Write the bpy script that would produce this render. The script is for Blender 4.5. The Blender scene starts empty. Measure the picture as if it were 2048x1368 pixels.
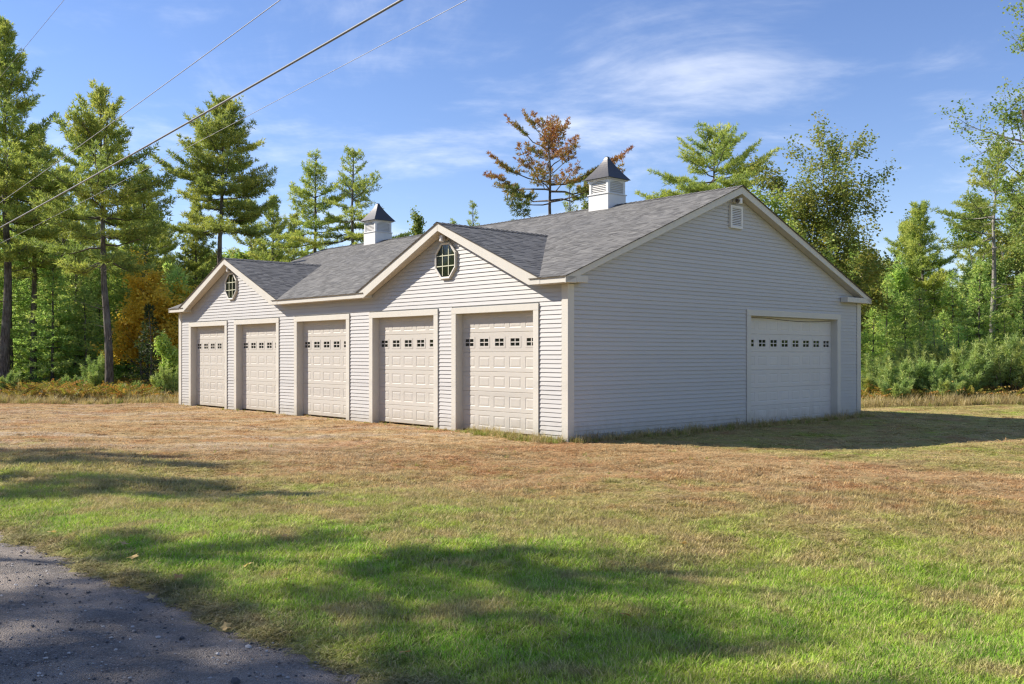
import bpy, bmesh, math, random
import numpy as np
from mathutils import Vector, Matrix

SC = bpy.context.scene
COL = SC.collection
R_ = math.radians

# ------------------------------------------------------------------ camera, sky, sun, exposure
F_PX, CX, HY, CAM_H = 1910.0, 1024.0, 708.0, 1.83          # solved from the vanishing points of the building
cam_d = bpy.data.cameras.new('camera')
cam = bpy.data.objects.new('camera', cam_d)
COL.objects.link(cam)
cam.location = (0, 0, CAM_H)
cam.rotation_euler = (R_(90), 0, 0)
cam_d.sensor_width = 36
cam_d.lens = F_PX / 2048 * 36
cam_d.shift_y = 24 / 2048
cam_d.clip_end = 3000
cam_d.clip_start = 0.05
SC.camera = cam

SUN_EL = R_(35)
SUN_AZ = math.atan2(-0.978, 0.21)                           # from +Y towards +X
sun_dir = Vector((math.sin(SUN_AZ) * math.cos(SUN_EL), math.cos(SUN_AZ) * math.cos(SUN_EL), math.sin(SUN_EL)))
sl = bpy.data.lights.new('sun', 'SUN')
sl.energy = 3.7
sl.angle = R_(0.55)
sl.color = (1.0, 0.92, 0.81)
so = bpy.data.objects.new('sun', sl)
COL.objects.link(so)
so.rotation_euler = sun_dir.to_track_quat('Z', 'Y').to_euler()
so.location = (-40, 10, 40)

SC.view_settings.view_transform = 'Standard'
SC.view_settings.look = 'None'
SC.view_settings.gamma = 1
SC.view_settings.exposure = 1.2
SC.view_settings.use_curve_mapping = False
SC.render.engine = 'CYCLES'
SC.cycles.use_denoising = True
SC.cycles.denoising_prefilter = 'NONE'
SC.cycles.filter_width = 1.3
SC.cycles.max_bounces = 7
SC.cycles.diffuse_bounces = 4
SC.cycles.glossy_bounces = 3
SC.cycles.transmission_bounces = 4
SC.cycles.transparent_max_bounces = 6


def N(nt, kind, loc=None, **kw):
    n = nt.nodes.new(kind)
    for k, v in kw.items():
        setattr(n, k, v)
    return n


def LK(nt, a, b):
    nt.links.new(a, b)


def val(nt, x, sock):
    if isinstance(x, bpy.types.NodeSocket):
        nt.links.new(x, sock)
    else:
        sock.default_value = x


def math_(nt, op, a, b=0.0, c=None, clamp=False):
    n = N(nt, 'ShaderNodeMath', operation=op, use_clamp=clamp)
    val(nt, a, n.inputs[0]); val(nt, b, n.inputs[1])
    if c is not None:
        val(nt, c, n.inputs[2])
    return n.outputs[0]


def mix_(nt, f, a, b, blend='MIX'):
    n = N(nt, 'ShaderNodeMix', data_type='RGBA', blend_type=blend)
    val(nt, f, n.inputs[0])
    for s, x in ((n.inputs[6], a), (n.inputs[7], b)):
        if isinstance(x, bpy.types.NodeSocket):
            nt.links.new(x, s)
        else:
            s.default_value = (*x, 1)
    return n.outputs[2]


def noise_(nt, vec, scale, detail=3.0, rough=0.55, dist=0.0):
    n = N(nt, 'ShaderNodeTexNoise')
    if vec is not None:
        nt.links.new(vec, n.inputs['Vector'])
    n.inputs['Scale'].default_value = scale
    n.inputs['Detail'].default_value = detail
    n.inputs['Roughness'].default_value = rough
    n.inputs['Distortion'].default_value = dist
    return n.outputs['Fac']


def ramp_(nt, x, lo, hi, smooth=True):
    n = N(nt, 'ShaderNodeMapRange', interpolation_type='SMOOTHSTEP' if smooth else 'LINEAR')
    n.clamp = True
    val(nt, x, n.inputs[0])
    n.inputs[1].default_value = lo
    n.inputs[2].default_value = hi
    return n.outputs[0]


def vmap(nt, vec, scale=(1, 1, 1), rot=(0, 0, 0), loc=(0, 0, 0)):
    n = N(nt, 'ShaderNodeMapping')
    nt.links.new(vec, n.inputs[0])
    n.inputs['Location'].default_value = loc
    n.inputs['Rotation'].default_value = rot
    n.inputs['Scale'].default_value = scale
    return n.outputs[0]


world = bpy.data.worlds.new('World')
SC.world = world
world.use_nodes = True
wn = world.node_tree
wn.nodes.clear()
sky = N(wn, 'ShaderNodeTexSky', sky_type='NISHITA')
sky.sun_disc = False
sky.sun_elevation = SUN_EL
sky.sun_rotation = SUN_AZ
sky.altitude = 0
sky.air_density = 1.0
sky.dust_density = 0.0
sky.ozone_density = 3.0
tc = N(wn, 'ShaderNodeTexCoord')
sep = N(wn, 'ShaderNodeSeparateXYZ')
LK(wn, tc.outputs['Generated'], sep.inputs[0])
zz = math_(wn, 'MAXIMUM', math_(wn, 'ADD', sep.outputs[2], 0.12), 0.05)
px_ = math_(wn, 'DIVIDE', sep.outputs[0], zz)
py_ = math_(wn, 'DIVIDE', sep.outputs[1], zz)
cmb = N(wn, 'ShaderNodeCombineXYZ')
LK(wn, px_, cmb.inputs[0]); LK(wn, py_, cmb.inputs[1])
c1 = noise_(wn, vmap(wn, cmb.outputs[0], scale=(0.9, 0.8, 1), rot=(0, 0, R_(-25)), loc=(-7.7, -5.1, 0)), 1.15, 7, 0.60, 0.6)
c2 = noise_(wn, vmap(wn, cmb.outputs[0], scale=(1.0, 1.6, 1), rot=(0, 0, R_(50)), loc=(7.3, 2.2, 0)), 1.9, 6, 0.62, 0.3)
cl = math_(wn, 'ADD', math_(wn, 'MULTIPLY', c1, 0.75), math_(wn, 'MULTIPLY', c2, 0.3))
cl = ramp_(wn, cl, 0.51, 0.79)
cl = math_(wn, 'MULTIPLY', cl, ramp_(wn, sep.outputs[2], 0.0, 0.12))
cl = math_(wn, 'MULTIPLY', cl, 0.62)
hsv = N(wn, 'ShaderNodeHueSaturation')
hsv.inputs['Saturation'].default_value = 1.09
hsv.inputs['Hue'].default_value = 0.506
hsv.inputs['Value'].default_value = 1.0
LK(wn, sky.outputs[0], hsv.inputs['Color'])
skyb = mix_(wn, 1.0, hsv.outputs[0], (0.54, 0.505, 0.545), 'MULTIPLY')
skyc = mix_(wn, cl, skyb, (4.2, 4.3, 4.5))
bg = N(wn, 'ShaderNodeBackground')
bg.inputs[1].default_value = 0.14
LK(wn, skyc, bg.inputs[0])
wo = N(wn, 'ShaderNodeOutputWorld')
LK(wn, bg.outputs[0], wo.inputs[0])

# ------------------------------------------------------------------ frames of reference
uv_ = np.array([-1750.0, 1910.0]); uv_ /= np.linalg.norm(uv_)      # along the front wall, away from the camera
U2 = uv_
V2 = np.array([uv_[1], -uv_[0]])                                   # along the gable-end wall
D0 = F_PX * CAM_H / (885.5 - HY)
C2 = np.array([(1136 - CX) / F_PX * D0, D0])                       # near corner of the building


def X(px, d):
    return (px - CX) / F_PX * d


def Z(py, d):
    return CAM_H - (py - HY) * d / F_PX


def bwp(t, s, z=0.0):
    p = C2 + t * U2 + s * V2
    return Vector((p[0], p[1], z))


ROAD_E = 4.55


def ground_z(x, y):
    x = np.asarray(x, float); y = np.asarray(y, float)
    rx, ry = x - C2[0], y - C2[1]
    s = rx * V2[0] + ry * V2[1]; t = rx * U2[0] + ry * U2[1]
    dx = np.maximum(np.maximum(-t, t - 19.1), 0); dy = np.maximum(np.maximum(-s, s - 12.2), 0)
    w = np.clip((np.hypot(dx, dy)) / 3.0, 0, 1)
    w = w * w * (3 - 2 * w)
    z = 0.035 * np.sin(0.55 * x + 0.33 * y + 0.7) + 0.03 * np.sin(0.41 * x - 0.62 * y + 2.1) + 0.016 * np.sin(1.7 * x + 0.9 * y) + 0.012 * np.sin(2.9 * y - 1.1 * x + 1)
    z = z * w + 0.04 * np.clip(1 - np.abs(s + 0.3) / 2.5, 0, 1) * np.clip((t - 1.0) / 2, 0, 1)
    e = x + y - ROAD_E + 0.10 * np.sin(2.3 * x - 1.9 * y) + 0.06 * np.sin(5.1 * (x - y)) + 0.04 * np.sin(11 * x)
    k = np.clip(e / 0.5 + 0.5, 0, 1)
    e2 = -(x + y + 3.4)
    k = np.maximum(k, np.clip(e2 / 0.5, 0, 1))
    near = np.clip((x + y - ROAD_E) / 3, 0, 1)
    return z * k * near - 0.10 * (1 - k)


def gz(x, y):
    return float(ground_z(x, y))


# ------------------------------------------------------------------ object helpers
def mesh_np(name, verts, faces_flat, loop_n, tint=None, smooth=False):
    """verts (N,3); faces_flat flat vertex indices; loop_n polygon size (all alike)"""
    me = bpy.data.meshes.new(name)
    verts = np.asarray(verts, np.float32)
    ff = np.asarray(faces_flat, np.int32).ravel()
    nf = len(ff) // loop_n
    me.vertices.add(len(verts)); me.vertices.foreach_set('co', verts.ravel())
    me.loops.add(len(ff)); me.loops.foreach_set('vertex_index', ff)
    me.polygons.add(nf)
    me.polygons.foreach_set('loop_start', np.arange(0, len(ff), loop_n, dtype=np.int32))
    me.polygons.foreach_set('loop_total', np.full(nf, loop_n, np.int32))
    me.polygons.foreach_set('use_smooth', np.full(nf, bool(smooth)))
    if tint is not None:
        a = me.attributes.new('tint', 'FLOAT', 'POINT')
        a.data.foreach_set('value', np.asarray(tint, np.float32))
    me.update(calc_edges=True)
    return me


def link(name, data, mat=None, parent=None, loc=None, rot=None):
    o = bpy.data.objects.new(name, data)
    COL.objects.link(o)
    if mat is not None and data is not None and not data.materials:
        data.materials.append(mat)
    if parent is not None:
        o.parent = parent
    if loc is not None:
        o.location = loc
    if rot is not None:
        o.rotation_euler = rot
    return o


def tag(o, label=None, cat=None, group=None, kind=None):
    if label: o['label'] = label
    if cat: o['category'] = cat
    if group: o['group'] = group
    if kind: o['kind'] = kind
    return o


class MB:
    """collects polygons into one mesh"""
    def __init__(self):
        self.v = []; self.f = []; self.t = []

    def poly_prism(self, ring_a, ring_b):
        i = len(self.v); n = len(ring_a)
        self.v += [tuple(p) for p in ring_a] + [tuple(p) for p in ring_b]
        self.f.append(list(range(i, i + n)))
        self.f.append(list(range(i + 2 * n - 1, i + n - 1, -1)))
        for k in range(n):
            k2 = (k + 1) % n
            self.f.append([i + k, i + n + k, i + n + k2, i + k2])
        return self

    def box(self, x0, x1, y0, y1, z0, z1):
        a = [(x0, y0, z0), (x1, y0, z0), (x1, y1, z0), (x0, y1, z0)]
        b = [(x0, y0, z1), (x1, y0, z1), (x1, y1, z1), (x0, y1, z1)]
        return self.poly_prism(a, b)

    def face(self, pts):
        i = len(self.v); self.v += [tuple(p) for p in pts]
        self.f.append(list(range(i, i + len(pts))))
        return self

    def tube(self, pts, rad, n=8, cap=True):
        pts = [Vector(p) for p in pts]
        i0 = len(self.v)
        for k, p in enumerate(pts):
            d = (pts[min(k + 1, len(pts) - 1)] - pts[max(k - 1, 0)]).normalized()
            a = d.orthogonal().normalized() if abs(d.z) > 0.9 else d.cross(Vector((0, 0, 1))).normalized()
            b = d.cross(a)
            r = rad[k] if hasattr(rad, '__len__') else rad
            for j in range(n):
                th = 2 * math.pi * j / n
                self.v.append(tuple(p + a * (r * math.cos(th)) + b * (r * math.sin(th))))
        for k in range(len(pts) - 1):
            for j in range(n):
                j2 = (j + 1) % n
                self.f.append([i0 + k * n + j, i0 + k * n + j2, i0 + (k + 1) * n + j2, i0 + (k + 1) * n + j])
        if cap:
            self.f.append([i0 + j for j in range(n)][::-1])
            self.f.append([i0 + (len(pts) - 1) * n + j for j in range(n)])
        return self

    def mesh(self, name, bevel=0.0, smooth=False):
        me = bpy.data.meshes.new(name)
        me.from_pydata(self.v, [], self.f)
        bm = bmesh.new(); bm.from_mesh(me)
        bmesh.ops.recalc_face_normals(bm, faces=bm.faces)
        if bevel:
            ed = [e for e in bm.edges if len(e.link_faces) == 2 and e.calc_face_angle(0) > 0.5]
            bmesh.ops.bevel(bm, geom=ed, offset=bevel, segments=1, affect='EDGES', clamp_overlap=True)
        bm.to_mesh(me); bm.free()
        if smooth:
            me.polygons.foreach_set('use_smooth', np.ones(len(me.polygons), bool))
        return me

    def build(self, name, mat, parent=None, bevel=0.0, smooth=False):
        return link(name, self.mesh(name, bevel, smooth), mat, parent)


# ------------------------------------------------------------------ materials
def new_mat(name):
    m = bpy.data.materials.new(name)
    m.use_nodes = True
    nt = m.node_tree
    b = nt.nodes['Principled BSDF']
    return m, nt, b


def geo_pos(nt):
    return N(nt, 'ShaderNodeNewGeometry').outputs['Position']


def obj_co(nt):
    return N(nt, 'ShaderNodeTexCoord').outputs['Object']


def bump(nt, b, h, strength=0.3, dist=0.01):
    n = N(nt, 'ShaderNodeBump')
    n.inputs['Strength'].default_value = strength
    n.inputs['Distance'].default_value = dist
    LK(nt, h, n.inputs['Height'])
    LK(nt, n.outputs[0], b.inputs['Normal'])


def painted(name, col, rough=0.5, dirt=(0.30, 0.26, 0.20), dirt_amt=0.25, grain=(6, 6, 60), bstr=0.12, splash=True):
    m, nt, b = new_mat(name)
    p = geo_pos(nt)
    n1 = noise_(nt, p, 0.9, 5, 0.6)
    n2 = noise_(nt, vmap(nt, obj_co(nt), scale=grain), 1.0, 4, 0.6)
    c = mix_(nt, math_(nt, 'MULTIPLY', ramp_(nt, n1, 0.42, 0.75), dirt_amt), col, dirt)
    c = mix_(nt, math_(nt, 'MULTIPLY', ramp_(nt, n2, 0.4, 0.7), 0.10), c, tuple(x * 0.7 for x in col))
    oi = N(nt, 'ShaderNodeObjectInfo')                    # boards fade a little differently from one another
    c = mix_(nt, math_(nt, 'MULTIPLY', oi.outputs['Random'], 0.13), c, tuple(x * 0.62 for x in col))
    streak = noise_(nt, vmap(nt, p, scale=(2.2, 2.2, 0.22)), 1.0, 5, 0.65)
    c = mix_(nt, math_(nt, 'MULTIPLY', ramp_(nt, streak, 0.52, 0.72), dirt_amt * 0.9), c, dirt)
    if splash:                                            # soil thrown up by rain on the lowest boards
        sp = N(nt, 'ShaderNodeSeparateXYZ'); LK(nt, p, sp.inputs[0])
        low = ramp_(nt, math_(nt, 'ADD', sp.outputs[2], math_(nt, 'MULTIPLY', noise_(nt, p, 5, 4), 0.5)), 0.75, 0.20)
        c = mix_(nt, math_(nt, 'MULTIPLY', low, 0.50), c, (0.27, 0.24, 0.18))
    LK(nt, c, b.inputs['Base Color'])
    b.inputs['Roughness'].default_value = rough
    b.inputs['Specular IOR Level'].default_value = 0.35
    bump(nt, b, n2, bstr, 0.004)
    return m


M = {}
M['siding'] = painted('vinyl_siding', (0.475, 0.465, 0.45), 0.45, (0.45, 0.43, 0.405), 0.22, (1.5, 1.5, 40))
M['trim'] = painted('cream_trim', (0.58, 0.555, 0.495), 0.5, (0.52, 0.48, 0.42), 0.25, (8, 8, 3))
M['soffit'] = painted('soffit_panel', (0.58, 0.54, 0.475), 0.55, (0.4, 0.36, 0.29), 0.2, (3, 3, 3), splash=False)
M['door'] = painted('almond_door', (0.495, 0.47, 0.425), 0.48, (0.5, 0.455, 0.395), 0.2, (4, 4, 90), 0.16)
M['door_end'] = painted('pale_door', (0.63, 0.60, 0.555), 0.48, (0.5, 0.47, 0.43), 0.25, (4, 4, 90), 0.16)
M['white'] = painted('white_paint', (0.70, 0.69, 0.67), 0.45, (0.5, 0.48, 0.45), 0.15, (6, 6, 6), splash=False)
M['grille'] = painted('window_grille', (0.55, 0.56, 0.40), 0.5, splash=False)
M['dark_line'] = painted('weather_strip', (0.10, 0.085, 0.07), 0.7, splash=False)

m, nt, b = new_mat('window_glass')
b.inputs['Base Color'].default_value = (0.012, 0.014, 0.012, 1)
b.inputs['Roughness'].default_value = 0.04
b.inputs['IOR'].default_value = 1.52
bump(nt, b, noise_(nt, geo_pos(nt), 2.5, 2), 0.05, 0.02)
M['glass'] = m

m, nt, b = new_mat('dark_metal_roof')
n1 = noise_(nt, vmap(nt, obj_co(nt), scale=(5, 5, 1.2)), 3, 5)
LK(nt, mix_(nt, n1, (0.05, 0.055, 0.065), (0.12, 0.11, 0.10)), b.inputs['Base Color'])
b.inputs['Metallic'].default_value = 0.55
b.inputs['Roughness'].default_value = 0.42
M['metal_roof'] = m

m, nt, b = new_mat('asphalt_shingle')
at = N(nt, 'ShaderNodeAttribute', attribute_name='tint')
g1 = noise_(nt, geo_pos(nt), 55, 3, 0.7)
g0 = noise_(nt, geo_pos(nt), 0.5, 4, 0.6)
r = N(nt, 'ShaderNodeValToRGB')
r.color_ramp.elements[0].color = (0.05, 0.049, 0.048, 1)
r.color_ramp.elements[1].color = (0.225, 0.218, 0.20, 1)
e = r.color_ramp.elements.new(0.5); e.color = (0.135, 0.131, 0.123, 1)
LK(nt, at.outputs['Fac'], r.inputs[0])
c = mix_(nt, math_(nt, 'MULTIPLY', g1, 0.5), r.outputs[0], (0.22, 0.215, 0.205))
c = mix_(nt, math_(nt, 'MULTIPLY', ramp_(nt, g0, 0.4, 0.7), 0.25), c, (0.13, 0.13, 0.135))
LK(nt, c, b.inputs['Base Color'])
b.inputs['Roughness'].default_value = 0.9
b.inputs['Specular IOR Level'].default_value = 0.2
bump(nt, b, g1, 0.5, 0.004)
M['shingle'] = m

m, nt, b = new_mat('cable_sheath')
b.inputs['Base Color'].default_value = (0.16, 0.16, 0.165, 1)
b.inputs['Roughness'].default_value = 0.45
M['cable'] = m
m, nt, b = new_mat('bare_wire')
b.inputs['Base Color'].default_value = (0.26, 0.26, 0.27, 1)
b.inputs['Metallic'].default_value = 0.6
b.inputs['Roughness'].default_value = 0.5
M['wire'] = m


def bark_mat(name, c0, c1, sc=(9, 9, 1.6)):
    m, nt, b = new_mat(name)
    co = obj_co(nt)
    n1 = noise_(nt, vmap(nt, co, scale=sc), 2.2, 6, 0.65, 0.4)
    n2 = noise_(nt, co, 1.1, 3)
    c = mix_(nt, ramp_(nt, n1, 0.35, 0.68), c0, c1)
    c = mix_(nt, math_(nt, 'MULTIPLY', ramp_(nt, n2, 0.45, 0.7), 0.5), c, (0.21, 0.22, 0.19))
    LK(nt, c, b.inputs['Base Color'])
    b.inputs['Roughness'].default_value = 0.9
    b.inputs['Specular IOR Level'].default_value = 0.15
    bump(nt, b, n1, 0.8, 0.03)
    return m


M['bark'] = bark_mat('pine_bark', (0.055, 0.045, 0.038), (0.20, 0.17, 0.145))
M['bark_pale'] = bark_mat('pale_bark', (0.14, 0.125, 0.11), (0.40, 0.37, 0.33), (5, 5, 3))
M['pole'] = bark_mat('weathered_pole', (0.13, 0.11, 0.09), (0.25, 0.22, 0.19), (14, 14, 0.6))


def leaf_mat(name, cols, trans=0.3, tcol=1.3, rough=0.55, hue=0.02, vary=0.35):
    """cols: ramp over the per-leaf tint, real leaf colours"""
    m, nt, b = new_mat(name)
    at = N(nt, 'ShaderNodeAttribute', attribute_name='tint')
    r = N(nt, 'ShaderNodeValToRGB')
    els = r.color_ramp.elements
    for k, c in enumerate(cols):
        p = k / (len(cols) - 1)
        if k == 0: el = els[0]
        elif k == len(cols) - 1: el = els[-1]
        else: el = els.new(p)
        el.position = p; el.color = (*c, 1)
    LK(nt, at.outputs['Fac'], r.inputs[0])
    oi = N(nt, 'ShaderNodeObjectInfo')
    hs = N(nt, 'ShaderNodeHueSaturation')
    LK(nt, math_(nt, 'ADD', 0.5 - hue / 2, math_(nt, 'MULTIPLY', oi.outputs['Random'], hue)), hs.inputs['Hue'])
    LK(nt, math_(nt, 'ADD', 1 - vary / 2, math_(nt, 'MULTIPLY', oi.outputs['Random'], vary)), hs.inputs['Value'])
    LK(nt, r.outputs[0], hs.inputs['Color'])
    LK(nt, hs.outputs[0], b.inputs['Base Color'])
    b.inputs['Roughness'].default_value = rough
    b.inputs['Specular IOR Level'].default_value = 0.25
    tr = N(nt, 'ShaderNodeBsdfTranslucent')
    tcl = mix_(nt, 1.0, hs.outputs[0], (tcol, tcol * 1.02, tcol * 0.75), 'MULTIPLY')
    LK(nt, tcl, tr.inputs[0])
    ms = N(nt, 'ShaderNodeMixShader')
    ms.inputs[0].default_value = trans
    LK(nt, b.outputs[0], ms.inputs[1]); LK(nt, tr.outputs[0], ms.inputs[2])
    LK(nt, ms.outputs[0], nt.nodes['Material Output'].inputs[0])
    return m


M['pine'] = leaf_mat('pine_needles', [(0.134, 0.215, 0.075), (0.295, 0.362, 0.093), (0.511, 0.504, 0.126)], 0.40, vary=0.2, hue=0.012)
M['pine_blue'] = leaf_mat('young_pine_needles', [(0.151, 0.243, 0.076), (0.277, 0.382, 0.126), (0.439, 0.485, 0.151)], vary=0.25)
M['hemlock'] = leaf_mat('hemlock_sprays', [(0.153, 0.278, 0.091), (0.339, 0.487, 0.14), (0.585, 0.62, 0.2)], 0.48)
M['spruce'] = leaf_mat('spruce_needles', [(0.026, 0.054, 0.024), (0.048, 0.078, 0.03), (0.084, 0.108, 0.036)])
M['leaf_green'] = leaf_mat('green_leaves', [(0.164, 0.277, 0.073), (0.327, 0.463, 0.111), (0.545, 0.616, 0.159)], 0.4)
M['leaf_olive'] = leaf_mat('turning_leaves', [(0.118, 0.18, 0.05), (0.227, 0.299, 0.075), (0.37, 0.351, 0.09)], 0.38)
M['leaf_yellow'] = leaf_mat('yellow_maple_leaves', [(0.55, 0.40, 0.05), (0.74, 0.54, 0.08), (0.80, 0.64, 0.15)], 0.5, vary=0.1, hue=0.0)
M['leaf_red'] = leaf_mat('reddening_needles', [(0.12, 0.185, 0.05), (0.22, 0.24, 0.055), (0.44, 0.25, 0.07), (0.34, 0.13, 0.06), (0.25, 0.085, 0.055)], 0.25, vary=0.05, hue=0.0)
M['fern'] = leaf_mat('autumn_bracken', [(0.16, 0.20, 0.035), (0.36, 0.26, 0.06), (0.42, 0.20, 0.05)], 0.3)
M['straw'] = leaf_mat('dry_straw', [(0.30, 0.24, 0.10), (0.44, 0.35, 0.17), (0.52, 0.42, 0.24)], 0.3)
M['weed'] = leaf_mat('wall_weeds', [(0.16, 0.23, 0.045), (0.30, 0.33, 0.08), (0.48, 0.38, 0.16)], 0.3)
M['dead_leaf'] = leaf_mat('fallen_leaves', [(0.42, 0.17, 0.03), (0.50, 0.30, 0.10), (0.55, 0.42, 0.22)], 0.25)
M['twig'] = bark_mat('dead_twigs', (0.10, 0.085, 0.07), (0.26, 0.23, 0.20))


def lawn_color(nt):
    """colour of the turf by place: worn orange-brown before the doors, olive between, lush green near the road"""
    p = geo_pos(nt)
    d = N(nt, 'ShaderNodeVectorMath', operation='SUBTRACT')
    LK(nt, p, d.inputs[0]); d.inputs[1].default_value = (C2[0], C2[1], 0)
    w = -(V2 + 0.45 * U2)
    dt = N(nt, 'ShaderNodeVectorMath', operation='DOT_PRODUCT')
    LK(nt, d.outputs[0], dt.inputs[0]); dt.inputs[1].default_value = (w[0], w[1], 0)
    mm = dt.outputs['Value']
    qd = N(nt, 'ShaderNodeVectorMath', operation='DOT_PRODUCT')
    LK(nt, d.outputs[0], qd.inputs[0]); qd.inputs[1].default_value = (V2[0], V2[1], 0)
    mm = math_(nt, 'MAXIMUM', mm, math_(nt, 'MULTIPLY', ramp_(nt, qd.outputs['Value'], -1.0, 1.6), 8.0))   # side yard stays olive
    big = noise_(nt, p, 0.42, 4, 0.6)
    mid = noise_(nt, vmap(nt, p, scale=(1, 1, 0.2), loc=(4, 9, 0)), 1.5, 4, 0.6)
    fine = noise_(nt, vmap(nt, p, loc=(1, 3, 0)), 9, 3, 0.6)
    m1 = math_(nt, 'ADD', mm, math_(nt, 'ADD', math_(nt, 'MULTIPLY', math_(nt, 'SUBTRACT', big, 0.5), 11.0),
                                    math_(nt, 'MULTIPLY', math_(nt, 'SUBTRACT', mid, 0.5), 10.0)))
    brown = mix_(nt, ramp_(nt, mid, 0.35, 0.65), (0.48, 0.295, 0.13), (0.57, 0.41, 0.205))
    brown = mix_(nt, math_(nt, 'MULTIPLY', ramp_(nt, fine, 0.45, 0.7), 0.5), brown, (0.58, 0.45, 0.27))
    brown = mix_(nt, math_(nt, 'MULTIPLY', ramp_(nt, big, 0.46, 0.62), 0.6), brown, (0.46, 0.225, 0.10))      # rust-red dead turf
    # wheel-worn pale strips parallel to the doors
    ang = math.atan2(U2[1], U2[0])
    st = noise_(nt, vmap(nt, p, scale=(0.10, 0.75, 0.1), rot=(0, 0, -ang), loc=(2.3, 0.4, 0)), 1.0, 5, 0.65)
    leftness = N(nt, 'ShaderNodeVectorMath', operation='DOT_PRODUCT')
    LK(nt, d.outputs[0], leftness.inputs[0]); leftness.inputs[1].default_value = (U2[0], U2[1], 0)
    pale = math_(nt, 'MULTIPLY', ramp_(nt, st, 0.44, 0.60), ramp_(nt, leftness.outputs['Value'], -1.0, 5.0))
    pale = math_(nt, 'MULTIPLY', pale, ramp_(nt, fine, 0.30, 0.60))
    brown = mix_(nt, math_(nt, 'MULTIPLY', pale, 0.85), brown, (0.54, 0.455, 0.345))
    olive = mix_(nt, ramp_(nt, fine, 0.35, 0.65), (0.36, 0.345, 0.095), (0.48, 0.41, 0.16))
    green = mix_(nt, ramp_(nt, mid, 0.35, 0.68), (0.23, 0.43, 0.035), (0.40, 0.50, 0.065))
    c = mix_(nt, ramp_(nt, m1, 4.8, 9.0), brown, olive)
    c = mix_(nt, ramp_(nt, m1, 8.6, 12.0), c, green)
    dry = math_(nt, 'MULTIPLY', ramp_(nt, noise_(nt, vmap(nt, p, loc=(7, 2, 0)), 1.1, 4, 0.65), 0.49, 0.66), 0.72)
    c = mix_(nt, dry, c, (0.48, 0.36, 0.18))
    # trampled earthy margin beside the drive
    sx = N(nt, 'ShaderNodeSeparateXYZ'); LK(nt, p, sx.inputs[0])
    ed = math_(nt, 'ADD', math_(nt, 'ADD', sx.outputs[0], sx.outputs[1]), math_(nt, 'MULTIPLY', math_(nt, 'SUBTRACT', mid, 0.5), 1.2))
    c = mix_(nt, math_(nt, 'MULTIPLY', ramp_(nt, ed, ROAD_E + 0.75, ROAD_E + 0.05), 0.8), c, (0.30, 0.235, 0.13))
    return c


m, nt, b = new_mat('lawn_soil')
c = lawn_color(nt)
p = geo_pos(nt)
sd = noise_(nt, p, 38, 5, 0.7)
sd2 = noise_(nt, vmap(nt, p, scale=(1, 1, 1)), 7, 4, 0.6)
c = mix_(nt, math_(nt, 'MULTIPLY', ramp_(nt, sd, 0.38, 0.62), 0.55), c, mix_(nt, 0.45, c, (0.13, 0.095, 0.055)))
LK(nt, c, b.inputs['Base Color'])
b.inputs['Roughness'].default_value = 0.95
b.inputs['Specular IOR Level'].default_value = 0.1
bump(nt, b, math_(nt, 'ADD', sd, math_(nt, 'MULTIPLY', sd2, 1.4)), 1.0, 0.05)
M['soil'] = m

m, nt, b = new_mat('grass_blade')
c = lawn_color(nt)
oi = N(nt, 'ShaderNodeObjectInfo')
at = N(nt, 'ShaderNodeAttribute', attribute_name='tint')
c = mix_(nt, math_(nt, 'MULTIPLY', ramp_(nt, at.outputs['Fac'], 0.72, 0.80), 0.75), c, (0.50, 0.40, 0.22))   # dead blades
hs = N(nt, 'ShaderNodeHueSaturation')
LK(nt, math_(nt, 'ADD', 0.68, math_(nt, 'MULTIPLY', oi.outputs['Random'], 0.75)), hs.inputs['Value'])
LK(nt, c, hs.inputs['Color'])
LK(nt, hs.outputs[0], b.inputs['Base Color'])
b.inputs['Roughness'].default_value = 0.6
b.inputs['Specular IOR Level'].default_value = 0.2
tr = N(nt, 'ShaderNodeBsdfTranslucent'); LK(nt, hs.outputs[0], tr.inputs[0])
ms = N(nt, 'ShaderNodeMixShader'); ms.inputs[0].default_value = 0.35
LK(nt, b.outputs[0], ms.inputs[1]); LK(nt, tr.outputs[0], ms.inputs[2])
LK(nt, ms.outputs[0], nt.nodes['Material Output'].inputs[0])
M['grass'] = m

m, nt, b = new_mat('crumbled_asphalt')
p = geo_pos(nt)
vo = N(nt, 'ShaderNodeTexVoronoi'); LK(nt, p, vo.inputs['Vector']); vo.inputs['Scale'].default_value = 85
f1 = noise_(nt, p, 120, 3, 0.7)
f2 = noise_(nt, p, 1.6, 4, 0.6)
f3 = noise_(nt, p, 22, 4, 0.65)
c = mix_(nt, ramp_(nt, f2, 0.35, 0.65), (0.17, 0.152, 0.135), (0.34, 0.285, 0.235))
c = mix_(nt, math_(nt, 'MULTIPLY', ramp_(nt, vo.outputs['Color'], 0.55, 0.95), 0.6), c, (0.42, 0.39, 0.36))
c = mix_(nt, math_(nt, 'MULTIPLY', ramp_(nt, f1, 0.5, 0.72), 0.6), c, (0.06, 0.055, 0.055))
LK(nt, c, b.inputs['Base Color'])
b.inputs['Roughness'].default_value = 0.9
b.inputs['Specular IOR Level'].default_value = 0.25
bump(nt, b, math_(nt, 'ADD', math_(nt, 'ADD', vo.outputs['Distance'], f1), f3), 0.9, 0.02)
M['road'] = m
m, nt, b = new_mat('loose_stone')
oi = N(nt, 'ShaderNodeObjectInfo')
LK(nt, mix_(nt, ramp_(nt, oi.outputs['Random'], 0.3, 1.0), (0.06, 0.06, 0.065), (0.42, 0.40, 0.38)), b.inputs['Base Color'])
b.inputs['Roughness'].default_value = 0.85
M['stone'] = m

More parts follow.
